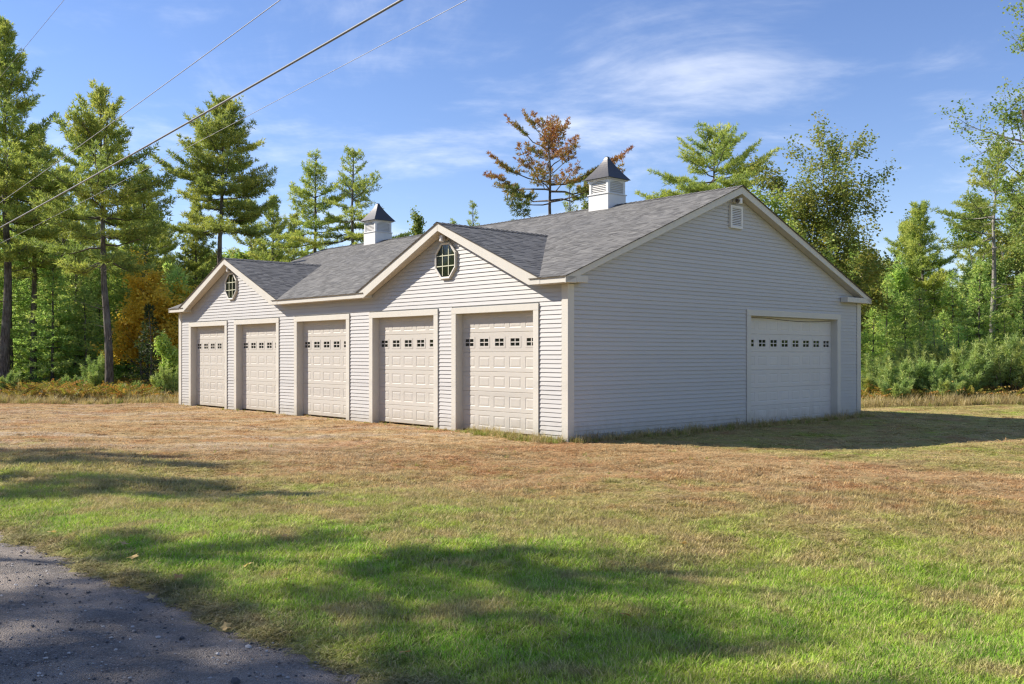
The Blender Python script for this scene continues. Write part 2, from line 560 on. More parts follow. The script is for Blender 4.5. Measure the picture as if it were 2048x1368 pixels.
# ------------------------------------------------------------------ ground and road
def axis(lo, hi, step, far, grow=1.25):
    a = list(np.arange(lo, hi + 1e-6, step))
    s = step; v = hi; right = []
    while v < far:
        s *= grow; v += s; right.append(v)
    s = step; v = lo; left = []
    while v > -far:
        s *= grow; v -= s; left.append(v)
    return np.array(left[::-1] + a + right)


gx = axis(-13, 13, 0.13, 900); gy = axis(2.0, 24, 0.13, 900)
GX, GY = np.meshgrid(gx, gy, indexing='ij')
rng = np.random.default_rng(5)
GZ = ground_z(GX, GY)
lump = rng.normal(0, 1, GX.shape)
lump = (lump + np.roll(lump, 1, 0) + np.roll(lump, 1, 1) + np.roll(np.roll(lump, 1, 0), 1, 1)) / 4
dense = (np.abs(GX) < 13) & (GY > 2) & (GY < 24)
GZ += np.where(dense & (GX + GY > ROAD_E - 0.2), lump * 0.010, 0)
nx, ny = GX.shape
idx = np.arange(nx * ny).reshape(nx, ny)
quads = np.stack([idx[:-1, :-1], idx[1:, :-1], idx[1:, 1:], idx[:-1, 1:]], -1).reshape(-1, 4)
me = mesh_np('ground', np.stack([GX.ravel(), GY.ravel(), GZ.ravel()], 1), quads, 4, smooth=True)
tag(link('ground', me, M['soil']), 'dry brown and green mown lawn spreading around the garage', 'lawn', kind='structure')

# road: a strip along (1,-1), crumbling at its edges
ra = np.arange(-60, 40, 0.10)
ra = np.concatenate([np.arange(-120, -16, 2.0), np.arange(-16, 10, 0.09), np.arange(10, 60, 2.0)])
rb = np.linspace(-3.6, ROAD_E + 0.25, 60)
A_, B_ = np.meshgrid(ra, rb, indexing='ij')
RX = (B_ + A_ * math.sqrt(2)) / 2; RY = (B_ - A_ * math.sqrt(2)) / 2
RZ = -0.045 + 0.02 * (1 - ((B_ - 0.5) / 4.2) ** 2) + 0.006 * rng.normal(0, 1, A_.shape) * (np.abs(A_) < 16)
nx, ny = A_.shape
idx = np.arange(nx * ny).reshape(nx, ny)
quads = np.stack([idx[:-1, :-1], idx[1:, :-1], idx[1:, 1:], idx[:-1, 1:]], -1).reshape(-1, 4)
me = mesh_np('road', np.stack([RX.ravel(), RY.ravel(), RZ.ravel()], 1), quads, 4, smooth=True)
tag(link('road', me, M['road']), 'worn dark gravelly asphalt drive', 'road', kind='structure')

# ------------------------------------------------------------------ the garage
G = link('garage', None)
G.location = (C2[0], C2[1], 0)
G.rotation_euler = (0, 0, math.atan2(-U2[1], -U2[0]))        # local x = -t, local y = s
G.empty_display_size = 0.5
tag(G, 'long pale vinyl-sided garage with grey shingle roof, six overhead doors and two cupolas', 'garage')

TL, SW = 19.10, 12.23            # lengths of front and end walls
EAVE, SOFF = 3.43, 3.285
RIDGE_S, RIDGE_Z = 5.90, 5.97
OVF, OVE = 0.30, 0.24
GABS = [(3.97, 3.43, 4.915), (15.03, 3.42, 4.90)]            # centre, half span, ridge height
OPEN = [(1.01, 3.62), (4.47, 7.05), (8.32, 10.92), (12.15, 14.72), (15.55, 18.12)]
HEAD, HTOP, CAS = 2.765, 2.91, 0.168
EOPEN = (6.60, 10.90); EHEAD, EHTOP, ECAS = 2.80, 2.96, 0.18
COURSE = 0.0935


def tb(mb, t0, t1, s0, s1, z0, z1):
    return mb.box(-max(t0, t1), -min(t0, t1), min(s0, s1), max(s0, s1), z0, z1)


def P(t, s, z):
    return (-t, s, z)


def zfront(s):                     # main front slope (top surface)
    return EAVE + (RIDGE_Z - EAVE) * (s + OVF) / (RIDGE_S + OVF)


def zback(s):
    return RIDGE_Z - (RIDGE_Z - 3.44) * (s - RIDGE_S) / (SW + OVE - RIDGE_S)


# --- walls: cores, then one plank per course
wf = MB()
edges = [0.02] + [x for o in OPEN for x in (o[0] - 0.02, o[1] + 0.02)] + [TL - 0.02]
for k in range(0, len(edges), 2):
    tb(wf, edges[k], edges[k + 1], 0.014, 0.15, -0.15, 2.80)
tb(wf, 0.02, TL - 0.02, 0.014, 0.15, 2.80, SOFF + 0.02)
for tc_, hw, zr in GABS:
    k = (zr - EAVE) / hw
    zb = SOFF + 0.02
    w0 = hw - (zb + 0.17 - EAVE) / k
    top = zr - 0.17
    wf.poly_prism([P(tc_ - w0, 0.014, zb), P(tc_ + w0, 0.014, zb), P(tc_, 0.014, top)],
                  [P(tc_ - w0, 0.15, zb), P(tc_ + w0, 0.15, zb), P(tc_, 0.15, top)])
wall_f = wf.build('wall', M['siding'], G)
tag(wall_f, 'sunlit front wall of pale clapboard siding with two gables')
we = MB()
tb(we, 0.014, 0.15, 0.155, EOPEN[0] - 0.02, -0.15, 2.85)
tb(we, 0.014, 0.15, EOPEN[1] + 0.02, SW - 0.02, -0.15, 2.85)
tb(we, 0.014, 0.15, 0.155, SW - 0.02, 2.85, 3.30)
for (a0, a1) in ((0.014, 0.15),):
    we.poly_prism([P(a0, 0.155, 3.30), P(a0, SW - 0.02, 3.30), P(a0, RIDGE_S, RIDGE_Z - 0.17)],
                  [P(a1, 0.155, 3.30), P(a1, SW - 0.02, 3.30), P(a1, RIDGE_S, RIDGE_Z - 0.17)])
wall_e = we.build('wall', M['siding'], G)
tag(wall_e, 'shaded gable-end wall of pale clapboard siding')
wl = MB()
tb(wl, TL - 0.15, TL, 0.16, SW - 0.02, -0.15, 3.30)
wl.poly_prism([P(TL - 0.15, 0.16, 3.30), P(TL - 0.15, SW - 0.02, 3.30), P(TL - 0.15, RIDGE_S, RIDGE_Z - 0.17)],
              [P(TL, 0.16, 3.30), P(TL, SW - 0.02, 3.30), P(TL, RIDGE_S, RIDGE_Z - 0.17)])
wl.build('wall', M['siding'], G)
wb = MB(); tb(wb, 0.02, TL - 0.02, SW - 0.15, SW, -0.15, 3.30)
wb.build('wall', M['siding'], G)


def plank_front(z0, a0, a1, b0, b1):
    """one course on the front wall: bottom edge a0..a1, top edge b0..b1"""
    z1 = z0 + COURSE
    jit = random.uniform(-0.0015, 0.0015)
    lo, hi = -0.017 + jit, 0.005
    m_ = MB()
    A = [P(a0, lo + 0.003, z0), P(a0, lo, z0), P(b0, hi, z1 + 0.02), P(b0, hi + 0.003, z1 + 0.02)]
    B = [P(a1, lo + 0.003, z0), P(a1, lo, z0), P(b1, hi, z1 + 0.02), P(b1, hi + 0.003, z1 + 0.02)]
    m_.poly_prism(A, B)
    m_.build('siding_plank', M['siding'], wall_f)


def plank_end(z0, a0, a1, b0, b1):
    z1 = z0 + COURSE
    jit = random.uniform(-0.0015, 0.0015)
    lo, hi = -0.017 + jit, 0.005
    m_ = MB()
    A = [P(lo + 0.003, a0, z0), P(lo, a0, z0), P(hi, b0, z1 + 0.02), P(hi + 0.003, b0, z1 + 0.02)]
    B = [P(lo + 0.003, a1, z0), P(lo, a1, z0), P(hi, b1, z1 + 0.02), P(hi + 0.003, b1, z1 + 0.02)]
    m_.poly_prism(A, B)
    m_.build('siding_plank', M['siding'], wall_e)


random.seed(11)
z = 0.045
segs = [(0.165, OPEN[0][0] - CAS)] + [(OPEN[k][1] + CAS, OPEN[k + 1][0] - CAS) for k in range(4)] + [(OPEN[4][1] + CAS, TL - 0.20)]
while z + COURSE * 0.6 < HTOP:
    for a, b_ in segs:
        plank_front(z, a + 0.012, b_ - 0.012, a + 0.012, b_ - 0.012)
    z += COURSE
while z < SOFF - 0.02:
    plank_front(z, 0.17, TL - 0.2, 0.17, TL - 0.2)
    z += COURSE
zg = z
for tc_, hw, zr in GABS:
    k = (zr - EAVE) / hw
    z = zg
    while z < zr - 0.30:
        w0 = hw - (z + 0.165 - EAVE) / k
        w1 = hw - (z + COURSE + 0.165 - EAVE) / k
        if w1 > 0.05:
            plank_front(z, tc_ - w0, tc_ + w0, tc_ - w1, tc_ + w1)
        z += COURSE
z = 0.045
while z + COURSE * 0.6 < EHTOP:
    plank_end(z, 0.165, EOPEN[0] - ECAS - 0.01, 0.165, EOPEN[0] - ECAS - 0.01)
    plank_end(z, EOPEN[1] + ECAS + 0.01, SW - 0.20, EOPEN[1] + ECAS + 0.01, SW - 0.20)
    z += COURSE


def espan(z):
    zt = z + 0.165
    if zt <= 3.46:
        return 0.165, SW - 0.20
    s0 = -OVF + (zt - EAVE) / (RIDGE_Z - EAVE) * (RIDGE_S + OVF)
    s1 = RIDGE_S + (RIDGE_Z - zt) / (RIDGE_Z - 3.44) * (SW + OVE - RIDGE_S)
    return max(s0, 0.165), min(s1, SW - 0.20)


while z < RIDGE_Z - 0.3:
    a0, a1 = espan(z); b0, b1 = espan(z + COURSE)
    if b1 - b0 > 0.06:
        plank_end(z, a0, a1, b0, b1)
    z += COURSE

# --- corner boards
for bx in ((-0.030, 0.163, -0.030, 0.158), (TL - 0.19, TL + 0.03, -0.030, 0.155)):
    m_ = MB(); tb(m_, bx[0], bx[1], bx[2], bx[3], -0.12, SOFF - 0.002); m_.build('corner_board', M['trim'], G, 0.006)
m_ = MB(); tb(m_, -0.030, 0.155, SW - 0.19, SW + 0.03, -0.12, 3.298); m_.build('corner_board', M['trim'], G, 0.006)
m_ = MB(); tb(m_, TL - 0.155, TL + 0.03, SW - 0.19, SW + 0.03, -0.12, 3.298); m_.build('corner_board', M['trim'], G, 0.006)

# --- eave boxes with their returns
for t0, t1 in ((-OVE, 0.84), (7.10, 11.92), (18.15, TL + 0.22)):
    m_ = MB(); tb(m_, t0, t1, -OVF, -0.002, SOFF, EAVE - 0.012); m_.build('eave_fascia', M['trim'], G, 0.005)
m_ = MB(); tb(m_, -OVE, TL + 0.22, SW + 0.002, SW + OVE, 3.30, 3.425); m_.build('eave_fascia', M['trim'], G, 0.005)
for s0, s1 in ((0.0, 0.36), (11.10, SW + 0.0)):
    m_ = MB(); tb(m_, -OVE + 0.004, -0.022, s0, s1, 3.302, 3.445); m_.build('eave_return', M['trim'], G, 0.005)
for s0, s1 in ((0.0, 0.36), (11.10, SW)):
    m_ = MB(); tb(m_, TL + 0.022, TL + 0.216, s0, s1, 3.302, 3.445); m_.build('eave_return', M['trim'], G, 0.005)

# --- rake boards and soffits
RH = 0.175
for tt, w_ in ((-OVE, 0.028), (TL + 0.22 - 0.028, 0.028)):
    for (sa, za, sb, zb) in ((-OVF - 0.012, EAVE - 0.016, RIDGE_S, RIDGE_Z - 0.012), (SW + OVE + 0.012, 3.44 - 0.016, RIDGE_S, RIDGE_Z - 0.012)):
        zlow = max(za - RH, za - 0.14)
        m_ = MB()
        q = [(sa, za), (sb, zb), (sb, zb - RH - 0.012), (sa, zlow)]
        m_.poly_prism([P(tt, s_, z_) for s_, z_ in q], [P(tt + w_, s_, z_) for s_, z_ in q])
        m_.build('rake_board', M['trim'], G, 0.004)
for t0, t1 in ((-OVE + 0.03, -0.024), (TL + 0.024, TL + 0.19)):
    for (sa, za, sb, zb) in ((-0.1, zfront(-0.1), RIDGE_S, RIDGE_Z), (SW + 0.1, zback(SW + 0.1), RIDGE_S, RIDGE_Z)):
        m_ = MB()
        q = [(sa, za - RH + 0.02), (sb, zb - RH), (sb, zb - RH - 0.012), (sa, za - RH + 0.008)]
        m_.poly_prism([P(t0, s_, z_) for s_, z_ in q], [P(t1, s_, z_) for s_, z_ in q])
        m_.build('rake_soffit', M['soffit'], G)
for tc_, hw, zr in GABS:
    for sg in (-1, 1):
        ta, tb_ = tc_ + sg * (hw + 0.02), tc_
        m_ = MB()
        q = [(ta, EAVE - 0.016), (tb_, zr - 0.012), (tb_, zr - RH - 0.02), (tc_ + sg * (hw - 0.33), EAVE - 0.145), (ta, EAVE - 0.145)]
        m_.poly_prism([P(t_, -OVF - 0.006, z_) for t_, z_ in q], [P(t_, -OVF + 0.022, z_) for t_, z_ in q])
        m_.build('rake_board', M['trim'], G, 0.004)
        m_ = MB()
        k = (zr - EAVE) / hw
        tq = tc_ + sg * (hw - 0.30)
        q = [(tq, EAVE + 0.30 * k - RH), (tb_, zr - RH - 0.002), (tb_, zr - RH - 0.016), (tq, EAVE + 0.30 * k - RH - 0.014)]
        m_.poly_prism([P(t_, -OVF + 0.024, z_) for t_, z_ in q], [P(t_, -0.024, z_) for t_, z_ in q])
        m_.build('rake_soffit', M['soffit'], G)

# --- roof decks and shingle courses
TH = 0.10
rf = MB()


def deck(mb, pts, th=TH):
    mb.poly_prism(pts, [(p[0], p[1], p[2] - th) for p in pts])


t_lo, t_hi = -OVE - 0.03, TL + 0.25
spans = [(t_lo, GABS[0][0] - GABS[0][1] + 0.31, -OVF - 0.03), (GABS[0][0] - GABS[0][1] + 0.31, GABS[0][0] + GABS[0][1] - 0.31, 0.2),
         (GABS[0][0] + GABS[0][1] - 0.31, GABS[1][0] - GABS[1][1] + 0.31, -OVF - 0.03),
         (GABS[1][0] - GABS[1][1] + 0.31, GABS[1][0] + GABS[1][1] - 0.31, 0.2), (GABS[1][0] + GABS[1][1] - 0.31, t_hi, -OVF - 0.03)]
DK = 0.03                                                 # lower the deck a little under the shingles
for a, b_, s0 in spans:
    th = 0.07 if s0 < 0 else TH
    deck(rf, [P(a, s0, zfront(s0) - 0.004), P(b_, s0, zfront(s0) - 0.004), P(b_, RIDGE_S, RIDGE_Z - 0.004), P(a, RIDGE_S, RIDGE_Z - 0.004)], 0.012 if s0 < 0 else 0.05)
sb = SW + OVE + 0.03
deck(rf, [P(t_lo, RIDGE_S, RIDGE_Z - 0.004), P(t_hi, RIDGE_S, RIDGE_Z - 0.004), P(t_hi, sb, zback(sb) - 0.004), P(t_lo, sb, zback(sb) - 0.004)], 0.012)
for tc_, hw, zr in GABS:
    se = -OVF + (zr - EAVE) / (RIDGE_Z - EAVE) * (RIDGE_S + OVF)
    for sg in (-1, 1):
        deck(rf, [P(tc_, -OVF - 0.03, zr - 0.004), P(tc_ + sg * (hw + 0.03), -OVF - 0.03, EAVE - 0.013 - 0.004), P(tc_, se, zr - 0.004)], 0.012)
roof = rf.build('roof', M['dark_line'], G)


def shingles(O, a, bvec, rows_fn, nrows, seed, name='roof_shingles'):
    """O origin, a along the course, bvec unit up-slope; rows_fn(d)->(a0,a1) extent at up-slope distance d"""
    rg = np.random.default_rng(seed)
    n = np.cross(a, bvec); n = n / np.linalg.norm(n)
    if n[2] < 0: n = -n
    EX = 0.142
    V_, T_ = [], []
    for k in range(nrows):
        d0, d1 = k * EX, (k + 1) * EX
        e0, e1 = rows_fn(d0); f0, f1 = rows_fn(d1)
        x0, x1 = (e0 + f0) / 2, (e1 + f1) / 2
        if x1 - x0 < 0.05: continue
        x = x0
        first = True
        while x < x1 - 1e-3:
            w_ = rg.uniform(0.09, 0.26)
            if first: w_ *= rg.uniform(0.3, 1); first = False
            xe = min(x + w_, x1)
            if x1 - xe < 0.06: xe = x1
            lift = 0.0035 + (0.005 if rg.random() < 0.45 else 0) + rg.uniform(0, 0.001)
            dd = d0 + rg.uniform(-0.006, 0.006)
            lx0 = x if x > x0 + 1e-3 else e0; lx1 = xe if xe < x1 - 1e-3 else e1
            ux0 = x if x > x0 + 1e-3 else f0; ux1 = xe if xe < x1 - 1e-3 else f1
            if ux1 < ux0: ux0 = ux1 = (ux0 + ux1) / 2
            p0 = O + a * lx0 + bvec * dd; p1 = O + a * lx1 + bvec * dd
            p2 = O + a * ux1 + bvec * (d1 + 0.01); p3 = O + a * ux0 + bvec * (d1 + 0.01)
            V_ += [p0 - n * 0.004, p1 - n * 0.004, p0 + n * lift, p1 + n * lift, p2 + n * 0.002, p3 + n * 0.002]
            tv = float(np.clip(rg.normal(0.5, 0.15) - (0.10 if lift > 0.007 else -0.05), 0, 1))
            T_ += [tv] * 6
            x = xe
    V_ = np.array(V_); nt_ = len(V_) // 6
    base = (np.arange(nt_) * 6)[:, None]
    q = np.array([[0, 1, 3, 2], [2, 3, 4, 5]])
    F_ = (base[:, :, None] + q[None]).reshape(-1, 4)
    me = mesh_np(name, V_, F_, 4, T_)
    o = link(name, me, M['shingle'], roof)
    o['kind'] = 'stuff'
    return o


def npP(t, s, z): return np.array(P(t, s, z), float)


# main front slope: a single plane; in front of the gables it starts at the valleys
run = RIDGE_S + OVF + 0.03
O = npP(0, -OVF - 0.03, zfront(-OVF - 0.03)); bv = npP(0, RIDGE_S, RIDGE_Z) - O; Ls = np.linalg.norm(bv); bv /= Ls
aa = np.array([-1.0, 0, 0])                                # +t
for k, (a0, a1) in enumerate(((t_lo, GABS[0][0]), (GABS[0][0], GABS[1][0]), (GABS[1][0], t_hi))):
    def ext(d, a0=a0, a1=a1, k=k):
        f = d / Ls
        zt = O[2] + bv[2] * d
        l, r_ = a0, a1
        if k > 0:
            tc_, hw, zr = GABS[k - 1]
            l = tc_ + max(0, hw * (zr - zt) / (zr - EAVE)) - (0.02 if zt < zr else 0)
        if k < 2:
            tc_, hw, zr = GABS[k]
            r_ = tc_ - max(0, hw * (zr - zt) / (zr - EAVE)) + (0.02 if zt < zr else 0)
        return l, max(l, r_)
    shingles(O, aa, bv, ext, int(Ls / 0.142), 20 + k)
O2 = npP(0, sb, zback(sb)); bv2 = npP(0, RIDGE_S, RIDGE_Z) - O2; L2 = np.linalg.norm(bv2); bv2 /= L2
shingles(O2, aa, bv2, lambda d: (t_lo, t_hi), int(L2 / 0.142), 29)
for gi, (tc_, hw, zr) in enumerate(GABS):
    se = -OVF + (zr - EAVE) / (RIDGE_Z - EAVE) * (RIDGE_S + OVF)
    for sg in (-1, 1):
        Og = npP(tc_ + sg * (hw + 0.03), 0, EAVE - 0.013)
        bg_ = npP(tc_, 0, zr) - Og; Lg = np.linalg.norm(bg_); bg_ /= Lg
        ag = np.array([0, 1.0, 0])
        shingles(Og, ag, bg_, lambda d, Lg=Lg, se=se: (-OVF - 0.03, -OVF - 0.03 + (se + OVF + 0.05) * min(1, d / Lg)), int(Lg / 0.142), 40 + gi * 2 + sg)
# ridge caps: overlapping bent tabs
for (pa, pb, dirn) in ((P(t_lo, RIDGE_S, RIDGE_Z), P(t_hi, RIDGE_S, RIDGE_Z), 0), (P(GABS[0][0], -OVF - 0.03, 4.915), P(GABS[0][0], 3.40, 4.915), 1), (P(GABS[1][0], -OVF - 0.03, 4.90), P(GABS[1][0], 3.36, 4.90), 1)):
    pa, pb = np.array(pa), np.array(pb)
    Lc = np.linalg.norm(pb - pa); dv = (pb - pa) / Lc
    side = np.array([0, 1.0, 0]) if dirn == 0 else np.array([1.0, 0, 0])
    V_, F_, T_ = [], [], []
    rg = np.random.default_rng(77 + dirn)
    k = 0.0
    while k < Lc:
        e = min(k + 0.17, Lc)
        i = len(V_)
        for (q, up) in ((k, 0.020), (e, 0.010)):
            c_ = pa + dv * q
            for sgn in (-1, 0, 1):
                V_.append(c_ + side * (0.14 * sgn) + np.array([0, 0, up - 0.058 * abs(sgn)]))
        F_ += [[i, i + 1, i + 4, i + 3], [i + 1, i + 2, i + 5, i + 4]]
        T_ += [float(np.clip(rg.normal(0.45, 0.15), 0, 1))] * 6
        k = e
    o = link('ridge_cap', mesh_np('ridge_cap', V_, F_, 4, T_), M['shingle'], roof)
    o['kind'] = 'stuff'

# --- door casings
def casing(t0, t1, head, htop, cw, end=False):
    def bx(a0, a1, z0, z1, d0=-0.036, d1=0.19):
        m_ = MB()
        if end: tb(m_, d0, d1, a0, a1, z0, z1)
        else: tb(m_, a0, a1, d0, d1, z0, z1)
        m_.build('door_casing', M['trim'], G, 0.005)
    bx(t0 - cw, t0, -0.10, head); bx(t1, t1 + cw, -0.10, head)
    bx(t0 - cw - 0.004, t1 + cw + 0.004, head, htop, -0.040)


# --- overhead doors: sections with real openings, raised panels and lights set into them
def door_frame_mesh(width, ncol, h, pw, ph):
    """one section, front face at y=0 (outward -y), with ncol rectangular holes"""
    m_ = MB()
    cw = width / ncol
    xs = [0.0]
    for k in range(ncol):
        c_ = cw * (k + 0.5)
        xs += [c_ - pw / 2, c_ + pw / 2]
    xs.append(width)
    z0, z1 = (h - ph) / 2, (h + ph) / 2
    g = 0.004
    d = 0.035
    # rails with a soft shoulder at the joint between sections
    m_.poly_prism([(0, d, 0), (0, 0.012, 0), (0, 0, 0.012), (0, 0, z0), (0, d, z0)], [(width, d, 0), (width, 0.012, 0), (width, 0, 0.012), (width, 0, z0), (width, d, z0)])
    m_.poly_prism([(0, d, z1), (0, 0, z1), (0, 0, h - 0.008), (0, 0.012, h), (0, d, h)], [(width, d, z1), (width, 0, z1), (width, 0, h - 0.008), (width, 0.012, h), (width, d, h)])
    for k in range(0, len(xs), 2):
        m_.box(xs[k], xs[k + 1], 0.0005, d, z0 - 0.001, z1 + 0.001)
    # fine horizontal ribs pressed into the rails
    return m_.mesh('door_section')


def panel_mesh(pw, ph):
    """raised panel: slopes in from the frame, then a field standing forward"""
    lv = [(0.0, 0.001), (0.016, 0.007), (0.022, 0.007), (0.048, 0.0015), (0.052, 0.001)]
    V_, F_ = [], []
    for ins, y in lv:
        V_ += [(-pw / 2 + ins, y, -ph / 2 + ins), (pw / 2 - ins, y, -ph / 2 + ins), (pw / 2 - ins, y, ph / 2 - ins), (-pw / 2 + ins, y, ph / 2 - ins)]
    for k in range(len(lv) - 1):
        for j in range(4):
            j2 = (j + 1) % 4
            F_.append([k * 4 + j, k * 4 + j2, k * 4 + 4 + j2, k * 4 + 4 + j])
    k = len(lv) - 1
    F_.append([k * 4 + j for j in range(4)])
    m_ = MB(); m_.v = V_; m_.f = F_
    return m_.mesh('door_panel')


def light_frame_mesh(pw, ph):
    m_ = MB()
    w, h = pw / 2 - 0.001, ph / 2 - 0.001
    b_ = 0.045
    y0, y1 = -0.006, 0.03
    m_.box(-w, w, y0, y1, -h, -h + b_); m_.box(-w, w, y0, y1, h - b_, h)
    m_.box(-w, -w + b_, y0 + .0006, y1, -h + b_, h - b_); m_.box(w - b_, w, y0 + .0006, y1, -h + b_, h - b_)
    m_.box(-0.011, 0.011, y0 + 0.004, y1, -h + b_, h - b_)
    m_.box(-w + b_, -0.011, y0 + 0.0035, y1, -0.011, 0.011); m_.box(0.011, w - b_, y0 + 0.0035, y1, -0.011, 0.011)
    return m_.mesh('window_frame')


def pane_mesh(pw, ph):
    m_ = MB()
    w, h = pw / 2 - 0.047, ph / 2 - 0.047
    m_.box(-w, w, 0.012, 0.018, -h, h)
    return m_.mesh('window_pane')


DCACHE = {}


def overhead_door(t0, t1, zb, ztop, ncol, end=False, label=None, nrow=6):
    """root at the door's lower corner; local x along the door, y into the building"""
    width = abs(t1 - t0); h = (ztop - zb) / nrow
    pw = width / ncol * 0.74; ph = h * 0.57
    key = (round(width, 2), ncol, round(h, 3))
    if key not in DCACHE:
        wq = width
        slab = MB(); slab.box(0.002, width - 0.002, 0.036, 0.05, 0.0, ztop - zb)
        DCACHE[key] = (slab.mesh('garage_door'), door_frame_mesh(wq, ncol, h, pw, ph), panel_mesh(pw, ph), light_frame_mesh(pw, ph), pane_mesh(pw, ph))
    sl_, fr, pn, lf, pa = DCACHE[key]
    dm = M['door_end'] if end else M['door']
    D = link('garage_door', sl_, dm, G)
    if end:
        D.location = P(0.17, t0, zb); D.rotation_euler = (0, 0, R_(90))   # x -> +s, y -> -x?? set below
        D.rotation_euler = (0, 0, R_(90))
    else:
        D.location = P(t1, 0.17, zb)
    if label: D['label'] = label
    for r_ in range(nrow):
        link('door_section', fr, dm, D, (0, 0, r_ * h))
        for k in range(ncol):
            loc = ((k + 0.5) * width / ncol, 0, (r_ + 0.5) * h)
            if r_ == nrow - 2:
                link('window_frame', lf, dm, D, loc)
                link('window_pane', pa, M['glass'], D, loc)
            else:
                link('door_panel', pn, dm, D, loc)
    return D


for k, (a, b_) in enumerate(OPEN):
    casing(a, b_, HEAD, HTOP, CAS)
    overhead_door(a, b_, 0.075, HEAD + 0.005, 5, label=['nearest front door, beside the shaded corner', 'second front door from the near corner', 'middle front door, between the two gables', 'fourth front door, under the far gable', 'farthest front door, at the left corner'][k])
casing(EOPEN[0], EOPEN[1], EHEAD, EHTOP, ECAS, True)
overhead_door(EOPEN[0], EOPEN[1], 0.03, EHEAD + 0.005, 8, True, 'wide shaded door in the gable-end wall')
# drooping weather seal over the wide door
ws = [P(0.155, EOPEN[0] + 0.05 + f * 4.2, EHEAD - 0.035 - 0.05 * math.sin(math.pi * min(1, max(0, (f - 0.25) / 0.75))) ) for f in np.linspace(0, 1, 24)]
MB().tube(ws, 0.008, 6).build('weather_seal', M['dark_line'], G)

# --- octagonal gable lights
def octagon(tc_, zc, r):
    def ring(rad, s):
        return [P(tc_ + rad * 1.0 * math.cos(R_(22.5 + 45 * k)), s, zc + rad * 1.10 * math.sin(R_(22.5 + 45 * k))) for k in range(8)]
    pane = MB(); pane.poly_prism(ring(r * 0.90, -0.046), ring(r * 0.90, -0.010))
    w = pane.build('octagonal_window', M['glass'], G)
    fr = MB()
    prof = [(1.0, -0.010), (1.0, -0.066), (0.95, -0.078), (0.865, -0.066), (0.865, -0.040)]
    V_, F_ = [], []
    for q, s in prof: V_ += ring(r * q, s)
    for k in range(len(prof) - 1):
        for j in range(8):
            j2 = (j + 1) % 8
            F_.append([k * 8 + j, k * 8 + j2, k * 8 + 8 + j2, k * 8 + 8 + j])
    fr.v = V_; fr.f = F_
    fr.build('window_frame', M['trim'], w)
    ri = r * 0.84
    for off in (-0.31, 0.31):
        hh = ri * (0.96)
        m_ = MB(); tb(m_, tc_ + off * ri - 0.011, tc_ + off * ri + 0.011, -0.058, -0.047, zc - hh, zc + hh); m_.build('grille_bar', M['grille'], w)
        m_ = MB(); tb(m_, tc_ - hh * .95, tc_ + hh * .95, -0.0575, -0.0472, zc + off * 1.1 * ri - 0.011, zc + off * 1.1 * ri + 0.011); m_.build('grille_bar', M['grille'], w)


octagon(3.98, 4.035, 0.43)
octagon(15.06, 4.01, 0.43)


# --- flood lights in the peaks: a round canister on a bracket beside a small lamp
def floodlight(base, out, side):
    """base on the wall; out = outward unit; side = along-wall unit"""
    base, out, side = Vector(base), Vector(out), Vector(side)
    m_ = MB()
    m_.tube([base, base + out * 0.03], 0.055, 12)
    m_.tube([base + out * 0.03, base + out * 0.09 + Vector((0, 0, -0.01))], 0.016, 8)
    o = m_.build('security_light', M['white'], G)
    c = base + out * 0.13 + side * 0.045
    h_ = MB(); h_.tube([c + Vector((0, 0, 0.075)), c + Vector((0, 0, 0.06)), c + Vector((0, 0, -0.06)), c + Vector((0, 0, -0.078))], [0.045, 0.064, 0.064, 0.05], 14)
    h_.build('lamp_housing', M['white'], o, smooth=False)
    c2 = base + out * 0.11 - side * 0.085
    h_ = MB(); h_.tube([c2 + Vector((0, 0, 0.04)), c2 + Vector((0, 0, 0.0)) + out * 0.02, c2 + out * 0.07 + Vector((0, 0, -0.03))], [0.02, 0.04, 0.05], 10)
    h_.build('sensor_head', M['dark_line'], o)


for tc_, hw, zr in GABS:
    floodlight(P(tc_ - 0.03, -0.022, zr - 0.36), (0, -1, 0), (-1, 0, 0))
    # the canister sits towards the far side of the peak
floodlight(P(-0.022, RIDGE_S - 0.02, RIDGE_Z - 0.36), (1, 0, 0), (0, 1, 0))

# --- gable vent
vf = MB()
vs0, vs1, vz0, vz1 = 5.67, 6.19, 4.94, 5.50
tb(vf, -0.040, -0.012, vs0 + 0.05, vs1 - 0.05, vz0 + 0.05, vz1 - 0.05)
vent = vf.build('gable_vent', M['dark_line'], G)
vfr = MB()
tb(vfr, -0.066, -0.012, vs0, vs0 + 0.07, vz0, vz1); tb(vfr, -0.066, -0.012, vs1 - 0.07, vs1, vz0, vz1)
tb(vfr, -0.0665, -0.012, vs0 + 0.07, vs1 - 0.07, vz0, vz0 + 0.055); tb(vfr, -0.0665, -0.012, vs0 + 0.07, vs1 - 0.07, vz1 - 0.055, vz1)
vfr.build('vent_frame', M['white'], vent)
for k in range(11):
    zc = vz0 + 0.072 + k * 0.0425
    m_ = MB()
    q = [(-0.062, zc - 0.014), (-0.060, zc - 0.017), (-0.040, zc + 0.014), (-0.042, zc + 0.017)]
    m_.poly_prism([P(t_, vs0 + 0.07, z_) for t_, z_ in q], [P(t_, vs1 - 0.07, z_) for t_, z_ in q])
    m_.build('vent_slat', M['white'], vent)


